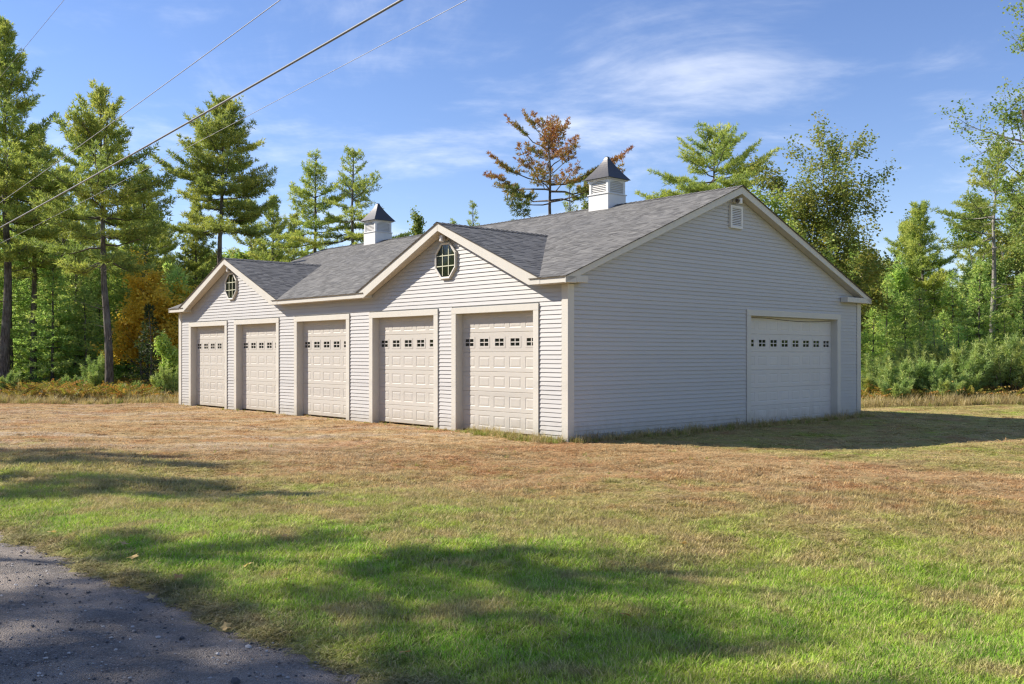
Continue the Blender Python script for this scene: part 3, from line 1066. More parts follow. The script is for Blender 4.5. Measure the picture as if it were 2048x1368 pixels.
# --- cupolas on the ridge
def cupola(tc_):
    sc = RIDGE_S
    hw = 0.37
    zl, ze, za = 6.255, 6.66, 7.34
    base = MB(); tb(base, tc_ - hw, tc_ + hw, sc - hw, sc + hw, 5.55, zl)
    cu = base.build('cupola', M['white'], G, 0.006)
    led = MB(); tb(led, tc_ - hw - 0.025, tc_ + hw + 0.025, sc - hw - 0.025, sc + hw + 0.025, zl, zl + 0.028)
    led.build('ledge', M['white'], cu, 0.004)
    h2 = hw - 0.012
    core = MB(); tb(core, tc_ - h2 + 0.06, tc_ + h2 - 0.06, sc - h2 + 0.06, sc + h2 - 0.06, zl + 0.028, ze)
    core.build('louver_backing', M['white'], cu)
    for sx in (-1, 1):
        for sy in (-1, 1):
            m_ = MB(); tb(m_, tc_ + sx * h2, tc_ + sx * (h2 - 0.085), sc + sy * h2, sc + sy * (h2 - 0.085), zl + 0.028, ze)
            m_.build('corner_post', M['white'], cu, 0.004)
    top = MB()
    for (a, b_) in ((0, 1),):
        for sg in (-1, 1):
            # arched head boards on the four sides
            n_ = 10
            ys = np.linspace(-h2 + 0.085, h2 - 0.085, n_)
            for (ax) in (0, 1):
                lo = [ze - 0.075 + 0.045 * (1 - (y / (h2 - 0.085)) ** 2) for y in ys]
                if ax == 0:
                    A = [P(tc_ + y, sc + sg * (h2 - 0.003), z_) for y, z_ in zip(ys, lo)] + [P(tc_ + ys[-1], sc + sg * (h2 - 0.003), ze), P(tc_ + ys[0], sc + sg * (h2 - 0.003), ze)]
                    B = [(x_, y_ - sg * 0.03, z_) for x_, y_, z_ in A]
                else:
                    A = [P(tc_ + sg * (h2 - 0.003), sc + y, z_) for y, z_ in zip(ys, lo)] + [P(tc_ + sg * (h2 - 0.003), sc + ys[-1], ze), P(tc_ + sg * (h2 - 0.003), sc + ys[0], ze)]
                    B = [(x_ + sg * 0.03, y_, z_) for x_, y_, z_ in A]
                top.poly_prism(A, B)
    top.build('arched_head', M['white'], cu)
    for ax in (0, 1):
        for sg in (-1, 1):
            m_ = MB()
            for k in range(7):
                zc = zl + 0.055 + k * 0.048
                lo_, hi_ = h2 - 0.012, h2 - 0.05
                q = [(lo_, zc - 0.012), (lo_, zc - 0.004), (hi_, zc + 0.034), (hi_, zc + 0.026)]
                e = h2 - 0.085
                if ax == 0:
                    m_.poly_prism([P(tc_ - e, sc + sg * d_, z_) for d_, z_ in q], [P(tc_ + e, sc + sg * d_, z_) for d_, z_ in q])
                else:
                    m_.poly_prism([P(tc_ + sg * d_, sc - e, z_) for d_, z_ in q], [P(tc_ + sg * d_, sc + e, z_) for d_, z_ in q])
            o = m_.build('louvers', M['white'], cu); o['kind'] = 'stuff'
    # flared pyramid roof
    fas = MB(); tb(fas, tc_ - hw - 0.045, tc_ + hw + 0.045, sc - hw - 0.045, sc + hw + 0.045, ze, ze + 0.03)
    fas.build('cornice', M['trim'], cu, 0.004)
    rows = 9
    V_, F_ = [], []
    for k in range(rows + 1):
        f = k / rows
        r_ = (hw + 0.10) * (1 - f) ** 1.22 * 1.0 + 0.045 * f
        z_ = ze + 0.032 + (za - ze - 0.032) * f
        V_ += [P(tc_ - r_, sc - r_, z_), P(tc_ + r_, sc - r_, z_), P(tc_ + r_, sc + r_, z_), P(tc_ - r_, sc + r_, z_)]
    for k in range(rows):
        for j in range(4):
            j2 = (j + 1) % 4
            F_.append([k * 4 + j, k * 4 + j2, k * 4 + 4 + j2, k * 4 + 4 + j])
    F_.append([0, 1, 2, 3]); F_.append([rows * 4 + j for j in range(4)])
    m_ = MB(); m_.v = V_; m_.f = F_
    m_.build('cupola_roof', M['metal_roof'], cu)
    cap = MB(); tb(cap, tc_ - 0.05, tc_ + 0.05, sc - 0.05, sc + 0.05, za - 0.012, za + 0.014); cap.build('roof_cap', M['metal_roof'], cu, 0.004)


cupola(4.20)
cupola(15.44)

# ------------------------------------------------------------------ vegetation generators
def rot_about(v, axis_, ang):
    axis_ = axis_ / (np.linalg.norm(axis_) + 1e-9)
    return v * math.cos(ang) + np.cross(axis_, v) * math.sin(ang) + axis_ * np.dot(axis_, v) * (1 - math.cos(ang))


class Wood:
    """tapered tubes for trunk and limbs, collected as quads"""
    def __init__(self): self.V = []; self.F = []; self.n = 0

    def tube(self, pts, rad, k=5):
        pts = np.asarray(pts, float); m_ = len(pts)
        d = np.gradient(pts, axis=0); d /= np.linalg.norm(d, axis=1)[:, None] + 1e-9
        ref = np.array([0.31, 0.17, 0.93]) if abs(d[0][2]) < 0.8 else np.array([0.95, 0.2, 0.1])
        a = np.cross(d, ref); a /= np.linalg.norm(a, axis=1)[:, None] + 1e-9
        b_ = np.cross(d, a)
        th = np.arange(k) * 2 * np.pi / k
        ring = pts[:, None] + (a[:, None] * np.cos(th)[None, :, None] + b_[:, None] * np.sin(th)[None, :, None]) * np.asarray(rad)[:, None, None]
        self.V.append(ring.reshape(-1, 3))
        i = self.n + np.arange(m_ * k).reshape(m_, k)
        q = np.stack([i[:-1], np.roll(i[:-1], -1, 1), np.roll(i[1:], -1, 1), i[1:]], -1).reshape(-1, 4)
        self.F.append(q); self.n += m_ * k

    def mesh(self, name):
        return mesh_np(name, np.concatenate(self.V), np.concatenate(self.F), 4, smooth=True)


def needles(P0, D0_, n, length, width, rg, tint, spread=0.85):
    """n slim triangles bursting from each tuft point"""
    P0 = np.asarray(P0); D0_ = np.asarray(D0_); tint = np.asarray(tint)
    m_ = len(P0)
    r = rg.normal(0, 1, (m_, n, 3)); r /= np.linalg.norm(r, axis=2)[..., None]
    d = D0_[:, None] * 0.75 + r * spread
    d /= np.linalg.norm(d, axis=2)[..., None]
    L = length * rg.uniform(0.65, 1.2, (m_, n, 1))
    s = np.cross(d, rg.normal(0, 1, (m_, n, 3))); s /= np.linalg.norm(s, axis=2)[..., None] + 1e-9
    base = P0[:, None] + r * 0.02
    a = base - s * width / 2 + d * L * 0.15; b_ = base + s * width / 2 + d * L * 0.15; c_ = base + d * L
    V_ = np.stack([a, b_, c_], 2).reshape(-1, 3)
    t = np.repeat(np.clip(tint[:, None] + rg.normal(0, 0.10, (m_, n)), 0, 1).ravel(), 3)
    return V_, t


def leaf_quads(P0, size, rg, tint, up=0.5):
    P0 = np.asarray(P0); m_ = len(P0)
    nrm = rg.normal(0, 1, (m_, 3)); nrm[:, 2] = np.abs(nrm[:, 2]) + up
    nrm /= np.linalg.norm(nrm, axis=1)[:, None]
    a = np.cross(nrm, rg.normal(0, 1, (m_, 3))); a /= np.linalg.norm(a, axis=1)[:, None]
    b_ = np.cross(nrm, a)
    s = size * rg.uniform(0.6, 1.25, (m_, 1))
    V_ = np.stack([P0 - a * s * 0.6, P0 + b_ * s * 0.42 + nrm * s * 0.08, P0 + a * s * 0.6, P0 - b_ * s * 0.42 + nrm * s * 0.08], 1).reshape(-1, 3)
    return V_, np.repeat(tint, 4)


def pine(seed, H, cb, R, dens=1.0, tuft=9, nl=0.22, lean=(0, 0), flat=0.0, skip=0.12, tintfn=None, dead=4, topround=0.8, nw=0.046, fl=0.22):
    """white pine: whorled limbs carrying flat plumes of needle tufts"""
    rg = np.random.default_rng(seed)
    wd = Wood()
    nseg = 14
    zs = np.linspace(-0.3, H, nseg)
    wob = np.cumsum(rg.normal(0, 0.035, (nseg, 2)), 0) * (H / 14)
    wob -= wob[0]
    tp = np.stack([wob[:, 0] + lean[0] * (zs / H), wob[:, 1] + lean[1] * (zs / H), zs], 1)
    r0 = 0.0125 * H + 0.02
    wd.tube(tp, r0 * (1 - 0.93 * np.clip(zs / H, 0, 1) ** 0.9) + 0.01, 8)

    def trunk_at(z):
        return np.array([np.interp(z, zs, tp[:, 0]), np.interp(z, zs, tp[:, 1]), z])
    TP, TD, TT = [], [], []
    z = cb
    step = 0.56 / math.sqrt(dens)
    while z < H - 0.15:
        w = (H - z) / (H - cb)
        nb = rg.integers(4, 7)
        az0 = rg.uniform(0, 6.28)
        whorl_dir = rg.uniform(0.75, 1.15)
        for j in range(nb):
            if rg.random() < skip: continue
            az = az0 + j * 6.283 / nb + rg.normal(0, 0.25)
            prof = min(1.0, (w / topround)) ** 0.72
            if w > 0.82: prof *= 1 - (w - 0.82) * 1.6
            L = max(0.22, R * prof * whorl_dir * rg.uniform(0.55, 1.18))
            el = R_(52) * (1 - w) ** 1.3 + R_(14) - R_(22) * w + rg.normal(0, 0.12) - flat
            h = np.array([math.cos(az), math.sin(az), 0])
            d = h * math.cos(el) + np.array([0, 0, math.sin(el)])
            p0 = trunk_at(z + rg.normal(0, 0.08))
            ss = np.linspace(0, 1, 6)
            sag = -0.10 * L * np.sin(np.pi * ss * 0.9) * w + 0.12 * L * ss ** 3
            pts = p0 + d[None] * (L * ss)[:, None] + np.array([0, 0, 1.0])[None] * sag[:, None]
            pts[1:] += rg.normal(0, 0.02 * L, (5, 3))
            wd.tube(pts, (0.010 * L + 0.012) * (1 - 0.85 * ss) + 0.003, 4)
            # plumes
            s = fl + 0.1 * rg.random()
            side = 1
            bt = rg.normal(0.5, 0.13)
            while s < 1.02:
                c_ = np.array([np.interp(s, ss, pts[:, i]) for i in range(3)])
                lt = (0.40 * L * (1.05 - s) + 0.20) * rg.uniform(0.6, 1.25)
                ax = d * 0.55 + side * np.cross(d, [0, 0, 1]) * rg.uniform(0.5, 1.0) + np.array([0, 0, rg.uniform(-0.05, 0.30)])
                if s > 0.97: ax = d.copy() + np.array([0, 0, 0.3])
                ax /= np.linalg.norm(ax)
                nt_ = max(2, int(lt / 0.105))
                for q in range(nt_):
                    f = (q + 1) / nt_
                    pp = c_ + ax * lt * f + rg.normal(0, 0.03, 3)
                    TP.append(pp); TD.append(ax * 0.5 + np.array([0, 0, 0.75]))
                    TT.append(bt + 0.22 * f - 0.1 + rg.normal(0, 0.08) + 0.10 * (1 - w))
                if lt > 0.45:
                    wd.tube(np.stack([c_, c_ + ax * lt * 0.8]), [0.008, 0.003], 3)
                side = -side
                s += 0.088 / max(L, 0.4) / math.sqrt(dens) * rg.uniform(0.7, 1.3)
        z += step * rg.uniform(0.75, 1.25) * (0.65 + 0.5 * w)
    # leader
    for q in range(6):
        TP.append(trunk_at(H - 0.08 * q)); TD.append(np.array([0, 0, 1.0])); TT.append(0.55)
    # bare dead limbs below the crown
    for q in range(dead):
        zq = cb - rg.uniform(0.1, 0.30 * H)
        if zq < 1: continue
        az = rg.uniform(0, 6.28); L = rg.uniform(0.4, 1.4)
        p0 = trunk_at(zq); d = np.array([math.cos(az), math.sin(az), rg.uniform(-0.1, 0.35)])
        pts = np.stack([p0, p0 + d * L * 0.5 + rg.normal(0, 0.05, 3), p0 + d * L + np.array([0, 0, 0.1])])
        wd.tube(pts, [0.022, 0.013, 0.004], 4)
    TP = np.array(TP); TD = np.array(TD); TT = np.array(TT)
    if tintfn is not None: TT = tintfn(TP, TT, rg)
    V_, t_ = needles(TP, TD, tuft, nl, nw, rg, TT)
    lm = mesh_np('crown', V_, np.arange(len(V_)), 3, t_)
    return wd.mesh('trunk'), lm


def spruce(seed, H, R, cb=0.15, spray=0.16, tris=5, droop=0.25, dens=1.0, openness=0.1, nw=0.045, nl=0.17, power=0.85):
    """spruce, fir or hemlock: cone of drooping flat sprays"""
    rg = np.random.default_rng(seed)
    wd = Wood()
    zs = np.linspace(-0.2, H, 8)
    wob = np.cumsum(rg.normal(0, 0.02, (8, 2)), 0); wob -= wob[0]
    tp = np.stack([wob[:, 0], wob[:, 1], zs], 1)
    wd.tube(tp, (0.011 * H + 0.012) * (1 - 0.95 * np.clip(zs / H, 0, 1)) + 0.006, 6)
    TP, TD, TT = [], [], []
    z = cb
    while z < H - 0.1:
        w = (H - z) / (H - cb)
        nb = rg.integers(5, 8)
        a0 = rg.uniform(0, 6.28)
        for j in range(nb):
            if rg.random() < openness: continue
            az = a0 + j * 6.283 / nb + rg.normal(0, 0.2)
            L = max(0.12, R * w ** power * rg.uniform(0.6, 1.15))
            el = R_(35) * (1 - w) - droop * w + rg.normal(0, 0.1)
            h = np.array([math.cos(az), math.sin(az), 0]); sd = np.array([-math.sin(az), math.cos(az), 0])
            d = h * math.cos(el) + np.array([0, 0, math.sin(el)])
            p0 = np.array([np.interp(z, zs, tp[:, 0]), np.interp(z, zs, tp[:, 1]), z])
            ss = np.linspace(0, 1, 4)
            pts = p0 + d[None] * (L * ss)[:, None] + np.array([0, 0, 1.0]) * (0.10 * L * ss ** 2 - 0.12 * L * ss)[:, None]
            wd.tube(pts, (0.008 * L + 0.006) * (1 - 0.8 * ss), 3)
            s = 0.18
            side = 1
            bt = rg.normal(0.45, 0.15)
            while s <= 1.0:
                c_ = p0 + d * L * s + np.array([0, 0, 0.10 * L * s * s - 0.12 * L * s])
                lt = (0.42 * L * (1.08 - s) + 0.07) * rg.uniform(0.6, 1.2)
                ax = d * 0.7 + sd * side * 0.75 + np.array([0, 0, rg.uniform(-0.22, 0.05)])
                ax /= np.linalg.norm(ax)
                nt_ = max(1, int(lt / spray))
                for q in range(nt_):
                    f = (q + 0.7) / nt_
                    TP.append(c_ + ax * lt * f + rg.normal(0, 0.02, 3)); TD.append(ax + np.array([0, 0, -0.05])); TT.append(bt + 0.3 * f * s + rg.normal(0, 0.08))
                side = -side
                s += 0.085 / max(L, 0.25) / dens * rg.uniform(0.7, 1.3)
        z += 0.27 / math.sqrt(dens) * rg.uniform(0.75, 1.25) * (0.55 + 0.6 * w)
    for q in range(4):
        TP.append(np.array([tp[-1, 0], tp[-1, 1], H - 0.06 * q])); TD.append(np.array([0, 0, 1.0])); TT.append(0.6)
    TP = np.array(TP); TD = np.array(TD)
    V_, t_ = needles(TP, TD, tris, nl, nw, rg, np.array(TT), 0.62)
    return wd.mesh('trunk'), mesh_np('crown', V_, np.arange(len(V_)), 3, t_)


def broadleaf(seed, H, R, leaf=0.12, nleaf=14, stems=1, cbf=0.35, levels=3, tintc=0.5, tints=0.16, up=0.55, spread=0.85, bare=0.0, sig=0.16, lean=(0, 0), kids=(5, 5, 5), pull=None, hz=None):
    """deciduous tree: branching limbs, leaves gathered round the outer twigs"""
    rg = np.random.default_rng(seed)
    wd = Wood()
    ends = []

    def grow(p, d, L, r, lev):
        n = 5
        pts = [p]
        dd = d.copy()
        for k in range(n - 1):
            dd = dd + rg.normal(0, 0.13, 3) + np.array([0, 0, 0.06])
            if pull is not None and lev > 0: dd = dd + np.array(pull) * 0.06
            dd /= np.linalg.norm(dd)
            pts.append(pts[-1] + dd * L / (n - 1))
        pts = np.array(pts)
        wd.tube(pts, np.linspace(r, r * (0.35 if lev < levels else 0.2), n), 7 if lev == 0 else (4 if lev < 2 else 3))
        if lev == levels:
            for q in (0.35, 0.7, 1.0):
                ends.append((np.array([np.interp(q * (n - 1), np.arange(n), pts[:, i]) for i in range(3)]), rg.normal(tintc, tints)))
            return
        nk = kids[min(lev, len(kids) - 1)]
        lo = cbf if lev == 0 else 0.30
        for k in range(nk + 1):
            f = lo + (1 - lo) * (k + rg.uniform(0.2, 0.8)) / (nk + 1) if k < nk else 1.0
            c_ = np.array([np.interp(f * (n - 1), np.arange(n), pts[:, i]) for i in range(3)])
            az = rg.uniform(0, 6.28)
            perp = np.cross(dd, [math.cos(az), math.sin(az), 0.3]); perp /= np.linalg.norm(perp) + 1e-9
            nd = dd * (1 - spread * 0.5) + perp * spread * rg.uniform(0.6, 1.2) if k < nk else dd + rg.normal(0, 0.15, 3)
            nd[2] = nd[2] * 0.9 + (0.12 if lev == 0 else 0.05)
            nd /= np.linalg.norm(nd)
            if lev == 0:
                ln = R * rg.uniform(0.62, 0.98) * (1.0 - 0.35 * max(0, f - 0.6))
            else:
                ln = L * rg.uniform(0.42, 0.66)
            grow(c_, nd, ln, r * (0.5 if k < nk else 0.6) * (1 - 0.35 * f), lev + 1)

    for s in range(stems):
        a = rg.uniform(0, 6.28)
        tilt = 0.0 if stems == 1 else rg.uniform(0.08, 0.26)
        d = np.array([math.cos(a) * tilt + lean[0], math.sin(a) * tilt + lean[1], 1.0]); d /= np.linalg.norm(d)
        base = np.array([math.cos(a), math.sin(a), 0]) * (0.12 if stems > 1 else 0)
        base[2] = -0.2
        grow(base, d, H * (0.80 if stems == 1 else 0.72), 0.013 * H / math.sqrt(stems) + 0.015, 0)
    E = np.array([e[0] for e in ends]); T0 = np.array([e[1] for e in ends])
    # fit to the wanted outline
    if rg.random() < 2:
        keep = rg.random(len(E)) >= bare
        E, T0 = E[keep], T0[keep]
    zmax = np.percentile(E[:, 2], 99.5)
    sc = H / zmax
    rr = np.percentile(np.hypot(E[:, 0] - lean[0] * E[:, 2], E[:, 1] - lean[1] * E[:, 2]), 97)
    sx = R / rr
    S = np.array([sx, sx, sc])
    E = E * S
    for k in range(len(wd.V)): wd.V[k] = wd.V[k] * (S if k else np.array([1, 1, sc]))
    n = nleaf
    pp = (E[:, None] + rg.normal(0, sig, (len(E), n, 3))).reshape(-1, 3)
    pp[:, 2] = np.maximum(pp[:, 2], 0.1)
    tt = np.clip(np.repeat(T0, n) + rg.normal(0, 0.10, len(pp)), 0, 1)
    V_, t_ = leaf_quads(pp, leaf, rg, tt, up)
    return wd.mesh('trunk'), mesh_np('crown', V_, np.arange(len(V_)), 4, t_)


def bush_pine(seed, H, R, n_lead=16):
    """young bushy white pine: many soft upright brushes"""
    rg = np.random.default_rng(seed)
    wd = Wood()
    TP, TD, TT = [], [], []
    for k in range(n_lead):
        a = rg.uniform(0, 6.28); rr = R * math.sqrt(rg.random()) * 0.95
        top = np.array([math.cos(a) * rr, math.sin(a) * rr, H * (1 - 0.55 * (rr / R) ** 2) * rg.uniform(0.78, 1.0)])
        root = np.array([math.cos(a) * rr * 0.25, math.sin(a) * rr * 0.25, -0.05])
        ss = np.linspace(0, 1, 5)
        pts = root + (top - root)[None] * ss[:, None]; pts[:, 2] = root[2] + (top[2] - root[2]) * ss ** 0.85
        wd.tube(pts, 0.018 * (1 - 0.8 * ss) + 0.003, 4)
        d = pts[-1] - pts[-2]; d /= np.linalg.norm(d)
        bt = rg.normal(0.5, 0.15)
        for q in range(int(10 + 9 * H)):
            f = rg.uniform(0.25, 1) ** 0.8
            c_ = root + (top - root) * f; c_[2] = root[2] + (top[2] - root[2]) * f ** 0.85
            az = rg.uniform(0, 6.28); out = np.array([math.cos(az), math.sin(az), rg.uniform(0.2, 0.9)])
            ln = rg.uniform(0.08, 0.34) * (1.15 - f)
            for u_ in (0.5, 1.0):
                TP.append(c_ + out * ln * u_); TD.append(out * 0.5 + np.array([0, 0, 0.7])); TT.append(bt + 0.25 * f - 0.1 + rg.normal(0, 0.08))
        for q in range(4):
            TP.append(top + d * 0.06 * q); TD.append(d); TT.append(bt + 0.2)
    V_, t_ = needles(np.array(TP), np.array(TD), 9, 0.15, 0.024, rg, np.array(TT), 0.75)
    return wd.mesh('trunk'), mesh_np('crown', V_, np.arange(len(V_)), 3, t_)


def plant_tree(name, meshes, mats, x, y, label, cat='tree', group=None, rot=0.0, scale=1.0, zs=None):
    root = link(name, None)
    root.location = (x, y, gz(x, y) - 0.03)
    root.rotation_euler = (0, 0, rot)
    root.scale = (scale, scale, zs or scale)
    root.empty_display_size = 0.4
    tag(root, label, cat, group)
    tr_ = link('trunk', meshes[0], mats[0], root)
    cr = link('crown', meshes[1], mats[1], root)
    return root


PN = (M['bark'], M['pine'])
SP = (M['bark'], M['spruce'])
HM = (M['bark'], M['hemlock'])

# ------------------------------------------------------------------ trees: the ones the photograph shows singly
def at_px(px, d):
    return X(px, d), d


def solo(name, gen, mats, px, d, label, **kw):
    x, y = at_px(px, d)
    return plant_tree(name, gen, mats, x, y, label, **kw)


gA = pine(101, 17.2, 6.4, 3.2, dens=1.2, skip=0.08, dead=5)
solo('pine_tree', gA, PN, 8, 44, 'tallest pine, cut by the left edge of the picture')
gB = pine(102, 12.6, 5.6, 2.6, dens=1.0, lean=(0.1, 0))
solo('pine_tree', gB, PN, 66, 46, 'slender pine with bare dark trunk, second from the left edge')
gC = pine(103, 12.75, 5.7, 2.9, dens=1.1, topround=0.65, lean=(-0.25, 0), dead=7)
solo('pine_tree', gC, PN, 219, 40, 'tall pine with long bare trunk standing foremost left of the garage')
gD = pine(104, 14.9, 8.4, 3.3, dens=1.4, dead=10, topround=0.62, skip=0.06)
solo('pine_tree', gD, PN, 436, 50, 'broad full-crowned pine rising behind the far gable')
gE = pine(105, 12.0, 4.2, 2.4, dens=1.0)
solo('pine_tree', gE, PN, 288, 52, 'pine behind the yellow maple, between the tall bare trunk and the garage')
gF = pine(106, 10.9, 1.2, 2.3, dens=1.0, dead=0, skip=0.05)
solo('pine_tree', gF, PN, 392, 57, 'dense pyramidal pine just left of the broad-crowned one')
gG1 = pine(107, 14.4, 7.2, 2.7, dens=0.8, flat=0.12, skip=0.2, dead=0)
solo('pine_tree', gG1, PN, 632, 60, 'open layered pine behind the roof, left of a close pair')
gG2 = pine(108, 14.3, 7.6, 3.0, dens=0.65, flat=0.12, skip=0.26, dead=0, lean=(0.3, 0))
solo('pine_tree', gG2, PN, 697, 58, 'sparse pine behind the far cupola, right of a close pair')
gK = pine(109, 12.6, 2.0, 3.0, dens=0.9, dead=0)
solo('pine_tree', gK, PN, 545, 66, 'low pine seen between the broad pine and the layered pair')
solo('pine_tree', gE, PN, 500, 70, 'dark pine mass behind the valley right of the broad pine', scale=1.08, rot=1.2)
solo('pine_tree', gE, PN, 590, 72, 'rounded pine crown low behind the roof beside the layered pair', scale=1.02, rot=4.2)
solo('pine_tree', gF, PN, 735, 70, 'bushy pine top just left of the far cupola', scale=1.02, rot=2.0)
gH = pine(110, 13.75, 9.0, 3.7, dens=1.15, flat=0.26, topround=0.5, skip=0.08, fl=0.3)
solo('pine_tree', gH, PN, 1426, 52, 'flat-topped pine spreading behind the peak of the end gable')
gI = pine(111, 10.3, 3.4, 2.7, dens=1.3, dead=4)
solo('pine_tree', gI, PN, 1848, 55, 'bright pine in the gap right of the garage')
gJ = pine(112, 11.8, 7.0, 2.7, dens=0.95, dead=10, skip=0.2, lean=(0.45, 0), nl=0.17)
solo('pine_tree', gJ, (M['bark_pale'], M['pine']), 1985, 46, 'leaning pale-trunked pine near the right edge')


solo('pine_tree', gI, PN, 1806, 58, 'lower twin of the bright pine, nearer the garage eave', scale=0.93, rot=2.4)
solo('pine_tree', gI, PN, 2030, 62, 'pine crown filling in behind the leaning pale trunk', scale=1.15, rot=3.4)


def redden(TP, TT, rg):
    h = np.clip((TP[:, 2] - 7.0) / 7.5, 0, 1)
    out = np.clip(np.hypot(TP[:, 0], TP[:, 1]) / 3.0, 0, 1)
    nz = 0.5 * np.sin(TP[:, 0] * 1.7 + 1) + 0.5 * np.sin(TP[:, 1] * 1.3 + TP[:, 2] * 0.9)
    return np.clip(-0.14 + 0.60 * h + 0.42 * out * (0.25 + h) + 0.22 * nz + rg.normal(0, 0.06, len(TT)), 0, 1)


gR = pine(119, 13.5, 7.4, 3.9, dens=0.85, flat=0.08, skip=0.30, tuft=12, nl=0.17, tintfn=redden, dead=3, topround=0.62, nw=0.045, fl=0.42)
solo('pine_tree', gR, (M['bark'], M['leaf_red']), 1102, 48, 'half-dead pine with rusty red crown behind the roof')
gS = pine(114, 12.6, 6.0, 1.3, dens=0.6, skip=0.25, tuft=7, dead=0)
solo('pine_tree', gS, PN, 1142, 60, 'thin scraggly pine close right of the reddening one')

bt1 = broadleaf(201, 12.7, 1.6, leaf=0.17, nleaf=12, tintc=0.65)
solo('leafy_tree', bt1, (M['bark'], M['leaf_olive']), 830, 75, 'small orange-tinged treetop between far cupola and near gable')
solo('pine_tree', gS, PN, 948, 80, 'small green pine tip over the ridge left of the rusty pine', scale=1.14)
solo('pine_tree', gS, PN, 908, 92, 'tiny distant pine tip right above the near gable', scale=1.16)
solo('leafy_tree', bt1, (M['bark'], M['leaf_olive']), 1166, 70, 'orange treetop peeping up beside the near cupola', scale=1.0)

bO = broadleaf(202, 11.6, 2.85, leaf=0.115, nleaf=18, stems=3, cbf=0.30, tintc=0.68, tints=0.2, kids=(6, 5, 4), sig=0.17)
solo('leafy_tree', bO, (M['bark'], M['leaf_olive']), 1655, 42, 'tall open-crowned oak rising over the right roof slope')
bB = broadleaf(203, 8.4, 2.3, leaf=0.12, nleaf=22, cbf=0.25, tintc=0.6, kids=(6, 5, 4))
solo('leafy_tree', bB, (M['bark'], M['leaf_green']), 1610, 39, 'lush light green tree tucked behind the right roof slope')
bC = broadleaf(204, 6.9, 1.6, leaf=0.13, nleaf=13, cbf=0.2, tintc=0.8, kids=(6, 5, 4))
solo('leafy_tree', bC, (M['bark_pale'], M['leaf_olive']), 1722, 45, 'yellowing leafy tree beside the end of the right eave')
bD = broadleaf(205, 10.0, 2.1, leaf=0.12, nleaf=16, cbf=0.2, tintc=0.35, kids=(7, 5, 4))
solo('leafy_tree', bD, (M['bark'], M['leaf_olive']), 1918, 48, 'dark leafy tree between the bright pine and the pale trunk')
bE = broadleaf(206, 14.6, 3.3, leaf=0.095, nleaf=15, cbf=0.30, tintc=0.5, kids=(10, 5, 5), bare=0.05, sig=0.13, pull=(-0.5, 0, 0))
solo('leafy_tree', bE, (M['bark'], M['leaf_olive']), 2165, 34, 'thin-leaved tree reaching in from the right edge against the sky')
bF = broadleaf(207, 9.0, 2.0, leaf=0.14, nleaf=13, cbf=0.25, tintc=0.75, kids=(6, 5, 4))
solo('leafy_tree', bF, (M['bark'], M['leaf_olive']), 2052, 52, 'golden green tree at the right edge behind the leaning pine')
solo('leafy_tree', bD, (M['bark'], M['leaf_green']), 1880, 58, 'tall green tree filling in behind the bright pine', scale=1.0, rot=2.2)
solo('pine_tree', gE, PN, 1958, 62, 'dark pine deep behind the pale leaning trunk', scale=0.98, rot=0.7)
solo('leafy_tree', bB, (M['bark'], M['leaf_olive']), 1790, 60, 'shaded leafy tree behind the right end of the garage', scale=0.85, rot=1.0)

bY = broadleaf(208, 5.9, 2.0, leaf=0.13, nleaf=13, cbf=0.15, tintc=0.5, kids=(7, 5, 4), stems=2)
solo('maple_tree', bY, (M['bark'], M['leaf_yellow']), 290, 43.5, 'bright yellow maple glowing at the wood edge left of the garage')
bY2 = broadleaf(209, 3.6, 1.0, leaf=0.14, nleaf=9, cbf=0.15, tintc=0.7)
solo('maple_tree', bY2, (M['bark'], M['leaf_green']), 354, 39, 'yellow-green sapling leaning out behind the far corner board', scale=0.72)
sp1 = spruce(301, 3.9, 1.05, tris=6)
solo('spruce_tree', sp1, SP, 305, 40.5, 'small dark spruce standing before the yellow maple')

# ------------------------------------------------------------------ understorey of the wood edge
hm = [spruce(310 + k, H_, R_2, cb=0.25, droop=0.18, dens=0.9, openness=0.14, nl=0.20, nw=0.055, tris=5, power=0.7) for k, (H_, R_2) in enumerate(((6.4, 1.9), (7.6, 2.1), (4.6, 1.6)))]
bl = [broadleaf(320 + k, H_, R_2, leaf=0.15, nleaf=11, cbf=0.15, tintc=0.5, kids=(6, 5, 4)) for k, (H_, R_2) in enumerate(((6.0, 1.8), (4.2, 1.5), (7.2, 1.9)))]
rnd = random.Random(8)
ORD = ['first', 'second', 'third', 'fourth', 'fifth', 'sixth', 'seventh', 'eighth', 'ninth', 'tenth', 'eleventh', 'twelfth', 'thirteenth', 'fourteenth', 'fifteenth', 'sixteenth']
ROWS = {}


def nth(px, what, side):
    """placeholder key; the order along the row is written in once the row is complete"""
    ROWS.setdefault((what, side), []).append(px)
    return '%s|%s|%s' % (what, side, px)


def finish_labels():
    for o in SC.objects:
        lb = o.get('label')
        if not lb or '|' not in lb: continue
        what, side, px = lb.split('|'); px = float(px)
        row = sorted(p for p in ROWS[(what, side)] if 0 <= p <= 2048)
        if px < 0: o['label'] = what + ' beyond the left edge of the picture'
        elif px > 2048: o['label'] = what + ' beyond the right edge of the picture'
        else:
            o['label'] = what + ', ' + ORD[row.index(px)] + (' from the left picture edge' if side == 'L' else ' from the right end of the garage')


